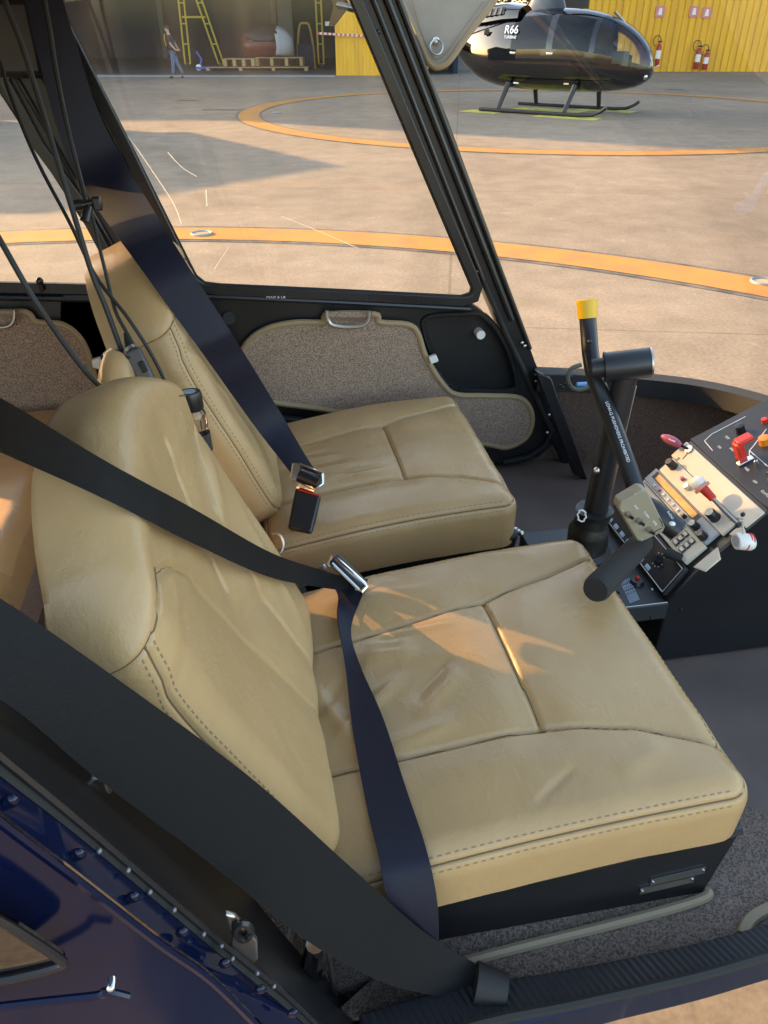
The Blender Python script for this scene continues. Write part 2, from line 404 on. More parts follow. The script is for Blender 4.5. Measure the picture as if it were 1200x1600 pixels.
MB().prism([G(RS0, HQ-.4, 11.51), G(3.3, HQ-.4, 11.51), G(3.3, HQ-.4, HT), G(RS1, HQ-.4, HT)], Vector(cF)*8).build('raised_roof', m_ywall, hz)  # unseen roof step, shaped to cast the slanted shadow edge on the apron
MB().prism([G(-62, HQ-.2, 6.6), G(3.2, HQ-.2, 6.6), G(3.2, HQ+.1, 6.6), G(-62, HQ+.1, 6.6)], (0,0,2.4)).build('door_header', m_ywall, hz)
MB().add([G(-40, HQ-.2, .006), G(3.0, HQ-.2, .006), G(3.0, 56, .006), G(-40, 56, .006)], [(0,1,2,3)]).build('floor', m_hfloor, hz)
MB().add([G(-40, 35.0, .007), G(-2.0, 35.0, .007), G(-2.0, 36.3, .007), G(-40, 36.3, .007)], [(0,1,2,3)]).build('threshold', mat('pale_threshold', (.36,.37,.37), .6, col2=(.28,.29,.29), nscale=2), hz)
m_hst = mat('hangar_steel', (.07,.07,.08), .6)
for r in (-30, -22, -14, -7, -1): MB().prism([G(r, 55.6), G(r+.3, 55.6), G(r+.3, 55.95), G(r, 55.95)], (0,0,9)).build('column', m_hst, hz)
MB().prism([G(-6.6, 55.7, 0), G(-5.7, 55.7, 0), G(-5.7, 55.9, 0), G(-6.6, 55.9, 0)], (0,0,5)).build('pale_panel', mat('pale_sheet', (.16,.165,.17), .6), hz)
corr(MB(), -2.0, 1.85, 36.27, 0, 6.6, .16, .012).build('sliding_door_leaf', m_ywall, hz)['label'] = 'yellow sliding door leaf parked at the hangar mouth'

wz = thing('yellow_building', 'tall yellow corrugated metal wall standing behind the black helicopter', 'building', G(20, 39.6))
corr(MB(), 8.95, 40, 39.4, 0, 9.5, .30, .04).build('wall', m_ywall, wz)
MB().prism([G(8.9, 39.57), G(40, 39.57), G(40, 55), G(8.9, 55)], (0,0,9.6)).build('roof', m_dark2, wz)
m_signpink = mat('sign_red', (.62,.20,.19), .5)
gsign = 'red square signs on the yellow wall'
for i, (u, v, lab) in enumerate(((1032, 18, 'red square sign on the yellow wall, alone above the hose of the nose side extinguisher'), (1085, 18, 'red square sign on the yellow wall, above the taller extinguisher of the pair'), (1105, 20, 'red square sign on the yellow wall, above the shorter extinguisher of the pair'))):
    d = ray(u, v); k = 39.33/ (d @ cF); P = Vector(cC + d*k)
    rr = float(np.array(P) @ cR)
    t = thing('wall_sign', lab, 'sign', G(rr, 39.38, P.z-.2), gsign)
    MB().prism([G(rr-.2, 39.36, P.z-.2), G(rr+.2, 39.36, P.z-.2), G(rr+.2, 39.36, P.z+.2), G(rr-.2, 39.36, P.z+.2)], Vector(cF)*.03).build('plate', m_signpink, t)
    MB().prism([G(rr-.09, 39.352, P.z-.12), G(rr+.09, 39.352, P.z-.12), G(rr+.06, 39.352, P.z+.13), G(rr-.05, 39.352, P.z+.13)], Vector(cF)*.006).build('symbol', m_white, t)
m_extred = mat('extinguisher_red', (.35,.02,.02), .35)
def extinguisher(u, v, hgt, lab, q=39.2):
    d = ray(u, v); P = Vector(cC + d*(q/(d @ cF))); rr = float(np.array(P) @ cR); z = P.z
    t = thing('fire_extinguisher', lab, 'fire extinguisher', G(rr, q, z), 'fire extinguishers on the yellow wall')
    r = .11
    MB().tube([G(rr, q, z), G(rr, q, z+.03), G(rr, q, z+hgt*.75), G(rr, q, z+hgt*.84), G(rr, q, z+hgt*.88)], [r*.9, r, r, r*.6, r*.3], 16).build('cylinder', m_extred, t)
    MB().tube([G(rr, q, z+hgt*.3), G(rr, q, z+hgt*.62)], r*1.04, 16, cap=False).build('label', m_white, t)
    MB().box(G(rr, q, z+hgt*.95), (.16, .05, .07), cR, cF).build('valve', m_black, t)
    MB().tube([G(rr, q-.05, z+hgt*.95)] + [G(rr-.16+.17*math.cos(a), q-.06, z+hgt*.98+.2*math.sin(a)) for a in [k*.35 for k in range(0, 14)]], .018, 6).build('hose', m_black, t)
extinguisher(1087, 108, .92, 'taller red fire extinguisher on the yellow wall with greenish label')
extinguisher(1100, 109, .78, 'shorter red fire extinguisher on the yellow wall with white label')
extinguisher(1025, 104, 1.0, 'red fire extinguisher half hidden behind the nose of the black helicopter')

bw = thing('boundary_wall', 'low grey block wall with sand coloured upper part behind the black helicopter tail', 'wall', G(6, 42))
MB().prism([G(2.6, 40.5), G(9.0, 40.5), G(9.0, 40.8), G(2.6, 40.8)], (0,0,.95)).build('lower_course', m_greywall, bw)
MB().prism([G(2.6, 40.56), G(9.0, 40.56), G(9.0, 40.76), G(2.6, 40.76)], (0,0,2.0)).build('upper_course', m_sand, bw)
# trees beyond the wall
m_leaf = mat('foliage', (.07,.10,.03), .7, col2=(.04,.06,.02), nscale=1.5)
m_bark = mat('bark', (.10,.075,.05), .9)
for k, (r, q, hh, lab) in enumerate(((4.4, 52, 6.5, 'dark green tree beyond the boundary wall, above the black helicopter tail'), (7.5, 55, 7.5, 'taller green tree beyond the boundary wall, beside the yellow wall corner'))):
    t = thing('tree', lab, 'tree', G(r, q), 'trees beyond the wall')
    MB().tube([G(r, q, 0), G(r+.1, q, hh*.4), G(r, q, hh*.75)], [.22, .15, .06], 8).build('trunk', m_bark, t)
    mb = MB(); rng = random.Random(k)
    for i in range(1500):
        cl = rng.randrange(9); ca = cl*2.4
        c = Vector(G(r, q, hh*.62)) + Vector((math.cos(ca)*1.1, math.sin(ca)*1.1, (cl-4)*.38))
        p = c + Vector((rng.gauss(0,.6), rng.gauss(0,.6), rng.gauss(0,.5)))
        a = Vector((rng.gauss(0,1), rng.gauss(0,1), rng.gauss(0,1))).normalized(); b = a.orthogonal().normalized()
        mb.add([p-a*.14, p+b*.07, p+a*.14, p-b*.07], [(0,1,2,3)])
    mb.build('crown', m_leaf, t, smooth=False)
# unseen shed added left of the frame, shaped to cast shade on the apron
sz = thing('shade_shed', 'unseen grey shed added left of the apron to cast shade on the concrete', 'building', G(-22, 18))
MB().prism([G(-34, 13.7), G(-12.6, 13.7), G(-12.6, 20.7), G(-34, 20.7)], (0,0,2.9)).build('wall', m_greywall, sz)
E0 = [G(-34.3,13.4,2.9), G(-12.4,13.4,2.9), G(-12.4,21,2.9), G(-34.3,21,2.9), G(-34.3,19,4.3), G(-13.4,19,4.3)]
MB().add(E0, [(0,1,5,4), (1,2,5), (2,3,4,5), (3,0,4), (3,2,1,0)]).build('roof', m_dark2, sz, smooth=False)

# --- things in the hangar mouth
def pix_on(u, v, q):
    d = ray(u, v); return Vector(cC + d*(q/(d @ cF)))
def onq(u, v, q):
    P = pix_on(u, v, q); return float(np.array(P) @ cR), P.z
m_gantry = mat('gantry_yellow', (.50,.36,.03), .5)
gt = thing('gantry_hoist', 'yellow A-frame gantry with lattice legs inside the dark hangar', 'gantry', G(-9.4, 43.5))
def lattice(mb, a, b, w):
    a, b = Vector(a), Vector(b); R_ = Vector(cR)*w/2
    mb.tube([a-R_, b-R_], .045, 6); mb.tube([a+R_, b+R_], .045, 6)
    for k in range(7):
        p = a.lerp(b, k/6); mb.tube([p-R_, p+R_], .03, 6)
rA, _ = onq(293, 96, 43.5); rB, _ = onq(345, 92, 43.5)
for (ra, rt) in ((rA, rA+.1), (rB, rB-1.45)):
    mb = MB(); lattice(mb, G(ra, 43.5, .15), G(rt, 43.5, 5.2), .26); mb.build('leg', m_gantry, gt)
    MB().cyl(G(ra, 43.42, .09), G(ra, 43.58, .09), .09, n=12).build('caster', m_black, gt)
MB().tube([G(rA, 43.5, 2.1), G(rB-.55, 43.5, 2.1)], .045, 6).build('crossbar', m_gantry, gt)
rC, _ = onq(502, 97, 43.5)
mb = MB(); lattice(mb, G(rC, 43.5, .15), G(rC-.05, 43.5, 5.2), .26); mb.build('leg', m_gantry, gt)
MB().cyl(G(rC, 43.42, .09), G(rC, 43.58, .09), .09, n=12).build('caster', m_black, gt)
MB().tube([G(rA-.5, 43.5, 5.3), G(rC+.4, 43.5, 5.3)], .12, 8).build('beam', m_gantry, gt)
# pallets and engine under cover
m_wood = mat('pallet_wood', (.42,.27,.13), .8, col2=(.33,.2,.09), nscale=6)
def pallet(r0, r1, q, z, lab, th=.14):
    t = thing('pallet', lab, 'pallet', G((r0+r1)/2, q, z), 'wooden pallets in the hangar mouth')
    mb = MB()
    for k in range(6): 
        qq = q-.5+k*.2; mb.prism([G(r0, qq, z+th-.03), G(r1, qq, z+th-.03), G(r1, qq+.14, z+th-.03), G(r0, qq+.14, z+th-.03)], (0,0,.03))
    mb.build('deck', m_wood, t)
    for k in range(4):
        rr = r0 + (r1-r0-.15)*k/3; MB().prism([G(rr, q-.5, z), G(rr+.15, q-.5, z), G(rr+.15, q+.64, z), G(rr, q+.64, z)], (0,0,th-.035)).build('bearer', m_wood, t)
r1, z1 = onq(325, 104, 40.5); r2, z2 = onq(482, 103, 40.5)
pallet(r1, r2, 40.5, 0.01, 'long low wooden pallet on the hangar floor, at the bottom', .14)
r3, _ = onq(352, 98, 40.6); r4, _ = onq(400, 98, 40.6)
pallet(r3, r4, 40.6, .18, 'short thick wooden pallet lying on the long pallet, below the red shell', .30)
r5, _ = onq(401, 95, 40.9); r6, _ = onq(474, 90, 40.9)
pallet(r5, r6, 40.95, .18, 'wide wooden pallet on the long pallet, below the white cover', .34)
ht = thing('covered_machine', 'dark red machine under a black hood and white cover, sitting on pallets', 'machine', G((r3+r6)/2, 41.2, .5))
def blob(mb, c, rx, ry, rz, n=24, m=14, seed=0, flat=True):
    o = len(mb.v); mb.ball((0,0,0), 1, n, m)
    for i in range(o, len(mb.v)):
        p = mb.v[i]; s = 1 + .10*noise.noise(p*1.7 + Vector((seed, 0, 0)))
        z = p.z if p.z > -.55 else -.55
        w = Vector(cR)*p.x*rx*s + Vector(cF)*p.y*ry*s + Vector((0,0,1))*z*rz*s
        mb.v[i] = Vector(c) + w
    return mb
rm1 = onq(416, 68, 41.2)[0]
def shell(nm, m, test, grow, c, rx, ry, rz, seed):
    mb = blob(MB(), c, rx*grow, ry*grow, rz*grow, 40, 24, seed)
    ref = MB(); ref.ball((0,0,0), 1, 40, 24)
    keep = [f for f in mb.f if test(sum((ref.v[i] for i in f), Vector((0,0,0)))/len(f))]
    mb.f = keep; o = mb.build(nm, m, ht)
    md = o.modifiers.new('t', 'SOLIDIFY'); md.thickness = .02
    return o
mc = G(rm1, 41.2, 1.02)
blob(MB(), mc, 1.22, .85, .84, 40, 24, seed=1).build('body', mat('red_cowl', (.10,.010,.012), .4), ht)
shell('hood', mat('black_hood', (.012,.012,.014), .5), lambda p: p.z > .12+.5*p.x*p.x*(1 if p.x < 0 else -.6) and p.x < .50, 1.03, mc, 1.22, .85, .84, 1)
shell('cover', mat('white_cover', (.36,.37,.38), .7), lambda p: p.x > .40+.10*p.z and p.z > -.5, 1.05, mc, 1.22, .85, .84, 1)
tr = thing('pallet_jack', 'blue pallet jack standing at the left end of the long pallet', 'pallet jack', G(r1-.35, 40.4))
MB().tube([G(r1-.35, 40.4, .15), G(r1-.25, 40.4, .45), G(r1-.45, 40.4, .75)], .05, 8).build('handle', m_bluecap, tr)
mb = MB(); mb.box(G(r1-.1, 40.4, .12), (.8, .5, .08), cR, cF); mb.build('forks', m_bluecap, tr)
MB().cyl(G(r1-.4, 40.3, .13), G(r1-.4, 40.5, .13), .13, n=14).build('wheel', m_white, tr)
st = thing('step_stand', 'small orange topped arch frame stand right of the covered machine', 'stand', G(onq(478, 88, 42)[0], 42, 0))
rs_, _ = onq(478, 88, 42)
MB().tube(spline([G(rs_-.42, 42, 0), G(rs_-.36, 42, 1.0), G(rs_-.22, 42, 1.75), G(rs_, 42, 1.85), G(rs_+.22, 42, 1.75), G(rs_+.36, 42, 1.0), G(rs_+.42, 42, 0)], 6), .05, 8).build('frame', mat('orange_frame', (.38,.20,.04), .5), st)
MB().box(G(rs_, 42, .55), (.7, .4, .9), cR, cF).build('cabinet', m_dark, st)
tp = thing('barrier_tape', 'red and white barrier tape strung across the yellow door leaf', 'tape', G(0, 36, 1.6))
rt0, zt0 = onq(496, 52, 36.0); rt1, zt1 = onq(580, 57, 36.0)
for nm, ph, mm in (('red_band', 0, mat('tape_red', (.45,.08,.06), .5)), ('white_band', 1, mat('tape_white', (.62,.5,.45), .5))):
    for k in range(ph, 24, 2):
        a = rt0+(rt1-rt0)*k/24; b = rt0+(rt1-rt0)*(k+1)/24; za = zt0+(zt1-zt0)*k/24
        MB().prism([G(a, 36.0, za-.04), G(b, 36.0, za-.04), G(b, 36.0, za+.04), G(a, 36.0, za+.04)], Vector(cF)*.004).build(nm, mm, tp)
rs2, zs2 = onq(514, 37, 42)
sg = thing('notice_plate', 'small white notice plate hanging in the dark hangar beside the yellow door leaf', 'sign', G(rs2, 42, zs2))
MB().box(G(rs2, 42, zs2), (.36, .03, .17), cR, cF).build('plate', m_white, sg)
MB().tube([G(rs2-.1, 42, zs2+.08), G(rs2-.1, 42, 8.9)], .01, 6).build('hanger', m_black, sg)

# --- walking person
def person():
    r, q = onq(275, 122, 34.2)[0], 34.2
    t = thing('person', 'person in blue jeans, dark polo shirt and yellow bib walking past the hangar mouth', 'person', G(r, q, 0))
    def skin(name, verts, edges, m, sub=2):
        me = bpy.data.meshes.new(name); me.from_pydata([tuple(Vector(v[0])) for v in verts], edges, [])
        o = bpy.data.objects.new('tmp', me); COL.objects.link(o)
        md = o.modifiers.new('k', 'SKIN'); s = o.modifiers.new('s', 'SUBSURF'); s.levels = sub; s.render_levels = sub
        for i, v in enumerate(verts):
            me.skin_vertices[0].data[i].radius = (v[1], v[2] if len(v) > 2 else v[1])
        me.skin_vertices[0].data[0].use_root = True
        bpy.context.view_layer.update(); dg = bpy.context.evaluated_depsgraph_get()
        m2 = bpy.data.meshes.new_from_object(o.evaluated_get(dg)); bpy.data.objects.remove(o)
        m2.materials.clear()
        ob = new_obj(name, m2, m, t)
        for p in m2.polygons: p.use_smooth = True
        return ob
    g = lambda a, b, z: G(r+a, q+b, z)
    m_sk = mat('skin', (.42,.22,.15), .55); m_pol = mat('dark_polo', (.018,.022,.035), .8)
    m_jean = mat('blue_jeans', (.06,.11,.20), .85); m_bib = mat('yellow_bib', (.55,.36,.03), .7)
    # bare body: torso core, neck, head, arms with hands in one surface
    V = [(g(0,0,1.0), .10), (g(-.02,0,1.2), .11), (g(-.05,0,1.40), .10), (g(-.07,0,1.49), .052), (g(-.10,0,1.56), .065), (g(-.115,0,1.64), .088), (g(-.115,0,1.72), .07),
         (g(-.03,-.17,1.41), .05), (g(.0,-.22,1.16), .042), (g(.16,-.20,.98), .034), (g(.23,-.16,.95), .035), (g(.28,-.14,.94), .02),
         (g(-.07,.17,1.41), .05), (g(.08,.20,1.17), .042), (g(.20,.10,1.0), .034), (g(.25,.04,.96), .035), (g(.29,.0,.95), .02)]
    E = [(0,1),(1,2),(2,3),(3,4),(4,5),(5,6),(2,7),(7,8),(8,9),(9,10),(10,11),(2,12),(12,13),(13,14),(14,15),(15,16)]
    skin('body', V, E, m_sk)
    V = [(g(.0,0,.95), .125, .16), (g(-.01,0,1.12), .125, .165), (g(-.04,0,1.32), .135, .19), (g(-.06,0,1.45), .08, .11),
         (g(-.03,-.19,1.40), .078), (g(.0,-.225,1.20), .065), (g(-.07,.19,1.40), .078), (g(.06,.21,1.21), .065)]
    skin('polo_shirt', V, [(0,1),(1,2),(2,3),(2,4),(4,5),(2,6),(6,7)], m_pol)
    V = [(g(.0,0,.98), .13, .165), (g(0,-.09,.86), .10), (g(-.02,-.10,.52), .072), (g(-.07,-.10,.12), .056),
         (g(0,.09,.86), .10), (g(.10,.10,.52), .072), (g(.27,.10,.16), .056)]
    skin('jeans', V, [(0,1),(1,2),(2,3),(0,4),(4,5),(5,6)], m_jean)
    for a, bq, dx in ((-.07, -.10, -.16), (.28, .10, -.10)):
        skin('shoe', [(g(a,bq,.06), .05), (g(a+dx*.5,bq,.045), .045), (g(a+dx,bq,.035), .033)], [(0,1),(1,2)], m_black)
    MB().ribbon([g(-.20,-.02,1.48), g(-.235,-.02,1.3), g(-.19,-.02,1.1)], [Vector(cF)*.12]*3, .02).build('bib', m_bib, t)
    o = MB(); o.ball((0,0,0), .1, 14, 9, (1.0, .95, .9))
    for i, p in enumerate(o.v):
        o.v[i] = g(-.095, 0, 1.685) + Vector(cR)*p.x + Vector(cF)*p.y + Vector((0,0,max(p.z, -.02 - .5*max(0, p.x))))
    o.build('hair', mat('dark_hair', (.015,.012,.01), .7), t)
    MB().ball(g(-.205, 0, 1.63), .018, 8, 6).build('nose', m_sk, t)
person()

# ================================================================== PARKED BLACK HELICOPTER
m_hblack = mat('black_gloss_paint', (.003,.003,.004), .05, coat=.8, spec=.5)
m_hblack2 = mat('black_skid_paint', (.012,.013,.016), .35)
m_silver = mat('silver_letters', (.55,.57,.60), .35, .6)
def parked():
    base = G(4.1, 20.6); hd = -rad(46)
    X = Vector((math.cos(hd), math.sin(hd), 0)); Y = Vector((-math.sin(hd), math.cos(hd), 0)); Z = Vector((0,0,1))
    W = lambda x, y, z: Vector(base) + X*x + Y*y + Z*z
    t = thing('parked_helicopter', 'glossy black helicopter standing on its skids inside the far orange ring', 'helicopter', base)
    # stations: x, half width, bottom z, top z, height of widest line, top fullness
    ST = [(2.30,.02,.92,.96), (2.26,.17,.78,1.14), (2.14,.32,.67,1.34), (1.95,.46,.58,1.54), (1.65,.59,.51,1.75), (1.25,.68,.47,1.93), (.8,.735,.455,2.04), (.3,.75,.45,2.09), (-.3,.75,.45,2.09),
          (-.9,.74,.455,2.04), (-1.4,.68,.50,1.97), (-1.9,.56,.62,1.88), (-2.3,.42,.82,1.80), (-2.55,.31,1.0,1.73)]
    N = 44; ring = []
    def sec(s, k):
        x, w, zb, zt = s; a = 2*math.pi*k/N; c, sn = math.cos(a), math.sin(a)
        e = 2/2.7; y = w*math.copysign(abs(c)**e, c); zc = zb + (zt-zb)*.42
        z = zc + (zt-zc if sn > 0 else zc-zb)*math.copysign(abs(sn)**(e if sn < 0 else .9), sn)
        return x, y, z
    # interpolate stations
    xs = []; 
    P = np.array(ST); fine = []
    for i in range(len(ST)-1):
        for k in range(4):
            a = k/4
            p0, p1, p2, p3 = P[max(i-1,0)], P[i], P[i+1], P[min(i+2, len(P)-1)]
            fine.append(0.5*(2*p1+(p2-p0)*a+(2*p0-5*p1+4*p2-p3)*a*a+(3*p1-p0-3*p2+p3)*a**3))
    fine.append(P[-1])
    def patch(x, side, zrel):
        """what a cell of the shell is made of"""
        if x > 1.15 and zrel > .40 + .16*(1.95-x)/.8*(1 if x < 1.95 else .3) and x < 2.25: return 'windshield'
        if .12 < x < 1.05 and zrel > .50 and zrel < .90: return 'door_window'
        if -.95 < x < -.02 and zrel > .52 and zrel < .90: return 'door_window'
        return 'body'
    parts = {}
    for i in range(len(fine)-1):
        for k in range(N):
            s0, s1 = fine[i], fine[i+1]
            q = [sec(s0,k), sec(s0,(k+1) % N), sec(s1,(k+1) % N), sec(s1,k)]
            cx = sum(p[0] for p in q)/4; cz = sum(p[2] for p in q)/4; cy = sum(p[1] for p in q)/4
            zb = (s0[2]+s1[2])/2; zt = (s0[3]+s1[3])/2; zr = (cz-zb)/(zt-zb)
            nm = patch(cx, cy, zr)
            if nm == 'windshield' and abs(cy) < .02: nm = 'body'
            key = nm if nm != 'door_window' else ('door_window', cx > .05, cy > 0)
            parts.setdefault(key, MB()).add([W(*p) for p in q], [(0,1,2,3)])
    def weld(o):
        bm = bmesh.new(); bm.from_mesh(o.data); bmesh.ops.remove_doubles(bm, verts=bm.verts, dist=.0005); bmesh.ops.recalc_face_normals(bm, faces=bm.faces); bm.to_mesh(o.data); bm.free()
        for p in o.data.polygons: p.use_smooth = True
    gl = glass_mat('canopy_acrylic', (.90,.92,.94), .06)
    gld = glass_mat('door_acrylic', (.04,.04,.045), .05)
    for key, mb in parts.items():
        nm = key if isinstance(key, str) else key[0]
        o = mb.build(nm, m_hblack if nm == 'body' else (gl if nm == 'windshield' else gld), t); weld(o)
    # cabin insides seen through the canopy
    for sy in (-.34, .34):
        MB().box(W(.75, sy, .95), (.5,.46,.16), X, Y).build('seat', mat('seat_red', (.25,.05,.05), .6), t, bevel=.04)
        MB().box(W(.42, sy, 1.32), (.14,.46,.7), X+Z*-.2, Y).build('seat', mat('seat_blue', (.06,.10,.22), .6), t, bevel=.05)
    MB().box(W(1.5, 0, 1.0), (.3,.34,.55), X, Y).build('console', m_black, t, bevel=.03)
    MB().prism([W(1.25,-.03,2.02), W(1.25,.03,2.02), W(2.2,.03,1.28), W(2.2,-.03,1.28)], X*-.04-Z*.03).build('windshield_post', m_hblack, t)
    # mast fairing, engine cowl, tail boom
    mf = MB(); sec_f = [(2.04,.55,.20),(2.18,.46,.17),(2.4,.36,.14),(2.75,.30,.12),(2.95,.28,.10)]
    for j in range(len(sec_f)-1):
        for k in range(20):
            q = []
            for (jj, kk) in ((j,k),(j,k+1),(j+1,k+1),(j+1,k)):
                z, a, b = sec_f[jj]; an = 2*math.pi*kk/20; q.append(W(-.35+a*math.cos(an)*(1.25 if math.cos(an) < 0 else .8), b*math.sin(an), z))
            mf.add(q, [(0,1,2,3)])
    weld(mf.build('mast_fairing', m_hblack, t))
    MB().tube([W(-.35,0,2.9), W(-.35,0,3.3)], .06, 12).build('mast', m_hblack2, t)
    MB().box(W(-.35,0,3.28), (.5,.14,.10), X, Y).build('rotor_hub', m_hblack2, t, bevel=.02)
    for sg_ in (1, -1):
        bd = (X*.97 + Y*.24)*sg_
        MB().prism([W(-.35,0,3.27)+bd*.25 + Y*.09, W(-.35,0,3.27)+bd*5.0 + Y*.09 - Z*.12, W(-.35,0,3.27)+bd*5.0 - Y*.11 - Z*.12, W(-.35,0,3.27)+bd*.25 - Y*.11], Z*.025).build('rotor_blade', m_hblack2, t)
    mb = MB()
    secs = [(-.85,.58,2.02,.16),(-1.3,.52,2.0,.24),(-1.9,.40,1.93,.26),(-2.4,.28,1.86,.22),(-2.75,.2,1.80,.18)]
    rings = []
    for (x, w, z, h) in secs: rings.append([W(x, w*math.cos(math.pi*k/10), z - .12 + (h+.1)*math.sin(math.pi*k/10)**.7) for k in range(11)])
    for j in range(len(rings)-1):
        for k in range(10): mb.add([rings[j][k], rings[j][k+1], rings[j+1][k+1], rings[j+1][k]], [(0,1,2,3)])
    weld(mb.build('engine_cowl', m_hblack, t))
    gr = MB().prism([W(-1.25,-.535,1.98), W(-1.95,-.42,1.92), W(-1.95,-.40,2.05), W(-1.25,-.50,2.11)], Y*.05).build('intake_grille', mat('grille_dark', (.03,.035,.045), .5), t)
    for k in range(5):
        x = -1.32-.15*k; y = -.545 + .025*k
        MB().prism([W(x, y, 1.975-.012*k), W(x-.05, y+.008, 1.97-.012*k), W(x-.02, y+.035, 2.10-.012*k), W(x+.03, y+.028, 2.105-.012*k)], Y*.02).build('louvre', m_hblack, gr)
    MB().tube([W(-2.4,0,1.55), W(-2.75,0,1.62), W(-4.2,0,1.86), W(-6.6,0,2.22)], [.30,.22,.15,.09], 18).build('tail_boom', m_hblack, t)
    MB().prism([W(-6.2,-.02,2.2), W(-6.8,-.02,3.0), W(-7.05,-.02,3.0), W(-6.75,-.02,2.2), W(-6.95,-.02,1.75), W(-6.75,-.02,1.75)], Y*.04).build('tail_fin', m_hblack, t)
    # exhaust + oil cooler mouth
    MB().tube([W(-1.75,-.36,2.02), W(-1.95,-.36,2.16)], .11, 14).build('exhaust', m_black, t)
    # landing gear
    for sy in (-1, 1):
        yk = sy*1.02
        MB().tube([W(-1.45,yk,.05)] + [W(-1.2,yk,.05), W(1.15,yk,.05), W(1.45,yk,.07), W(1.62,yk,.14), W(1.75,yk,.23)], .04, 10).build('skid', m_hblack2, t)
        for xk in (-.95, .75):
            MB().tube([W(xk,yk,.07), W(xk+.06,sy*.70,.60)], [.05,.062], 10).build('strut', m_hblack2, t)
    MB().tube([W(.81,-.70,.56), W(.81,.70,.56)], .05, 8).build('cross_tube', m_hblack2, t)
    MB().tube([W(-.89,-.70,.56), W(-.89,.70,.56)], .05, 8).build('cross_tube', m_hblack2, t)
    # lettering, handles, lamps, steps
    def on(x, z):     # right side surface
        best = None
        for s in fine:
            if abs(s[0]-x) < .1:
                for k in range(N):
                    p = sec(s, k)
                    if p[1] < 0 and (best is None or abs(p[2]-z) < abs(best[2]-z)): best = p
        return best
    y0 = on(-.95, 1.66)[1]
    n_ = (-Y*1 - X*.12 + Z*.35).normalized()
    text('R66', .24, m_silver, t, 'lettering', W(-1.12, y0-.035, 1.60), X - Y*.10, Z + Y*.30, .004)
    text('TURBINE', .085, m_silver, t, 'lettering', W(-1.10, y0-.06, 1.50), X - Y*.10, Z + Y*.26, .004)
    y1 = on(.15, 1.25)[1]
    MB().box(W(.12, y1-.01, 1.22), (.16,.03,.05), X, Y).build('door_handle', m_chrome, t, bevel=.01)
    y1 = on(-.85, 1.25)[1]
    MB().box(W(-.82, y1-.01, 1.22), (.14,.03,.05), X, Y).build('door_handle', m_chrome, t, bevel=.01)
    MB().box(W(-.75, -.58, .63), (.14,.03,.08), X, Y).build('placard', m_white, t)
    MB().box(W(.55, -.60, .64), (.12,.03,.05), X, Y).build('placard', m_steel, t)
    for dy in (-.07, .07):
        MB().ball(W(2.2, dy-.1, .80), .06, 12, 8).build('landing_light', m_chrome, t)
    MB().tube([W(2.28,0,.95), W(2.42,0,1.02)], .015, 6).build('pitot_tube', m_steel, t)
    MB().box(W(-1.62,-.60,1.62), (.14,.04,.12), X, Y).build('air_inlet', m_black, t, bevel=.02)
    MB().tube([W(-.05,0,2.1), W(-.05,0,2.35)], .012, 6).build('antenna', m_hblack2, t)
    # paint patches under the skids
    for (x, y, sx, sy) in ((-1.35,-1.05,.5,.35), (.9,-1.15,.75,.3), (-.2,.1,.9,.55), (1.0,.95,.7,.3)):
        tag(MB().add([W(x-sx,y-sy,.005), W(x+sx,y-sy,.005), W(x+sx,y+sy,.005), W(x-sx,y+sy,.005)], [(0,1,2,3)]).build('pad_mark', m_lime), kind='structure')
parked()

# ================================================================== OUR HELICOPTER (cabin)
hl = thing('helicopter', 'dark blue helicopter in the foreground, its leather cabin seen through the open right doorway', 'helicopter', (0.2, 1.05, 0))
YD = 1.70                                        # inner face of the far doors
def D2(u, v, y=YD): return at(u, v, y=y)
# -- shell that closes the cabin around the view
RZ = 1.93
MB().prism([(-1.25,.50,RZ), (.20,.50,RZ), (.55,1.05,RZ+.03), (.20,1.62,RZ), (-1.25,1.62,RZ)], (0,0,.06)).build('roof', m_ceiling, hl)
MB().prism([(-1.25,.50,RZ), (.12,.50,RZ), (.12,.40,RZ-.10), (-1.25,.40,RZ-.10)], (0,0,.06)).build('roof_rail', m_black, hl)
MB().prism([(-1.25,1.62,RZ), (.20,1.62,RZ), (.22,YD+.02,RZ-.12), (-1.25,YD+.02,RZ-.12)], (0,0,.06)).build('roof_rail', m_black, hl)
MB().bx((-1.31,.34,.62), (-1.25,1.74,RZ)).build('rear_bulkhead', m_carpet_dk, hl)
# floor
MB().bx((-1.25,.44,.76), (.52,1.78,.798)).build('cabin_floor', m_carpet_fl, hl)
fb = [(.50,.43,.775), (.62,1.0,.73), (.62,1.70,.73), (1.55,1.62,.73), (1.95,1.05,.74), (1.55,.50,.74), (1.0,.405,.76), (.75,.40,.77)]
MB().prism([(.515,.44,.735), (.515,1.80,.735), (1.1,1.78,.735), (1.55,1.5,.735), (1.85,1.05,.735), (1.55,.62,.735), (1.0,.44,.735)], (0,0,-.05)).build('footwell_floor', m_vinyl, hl)
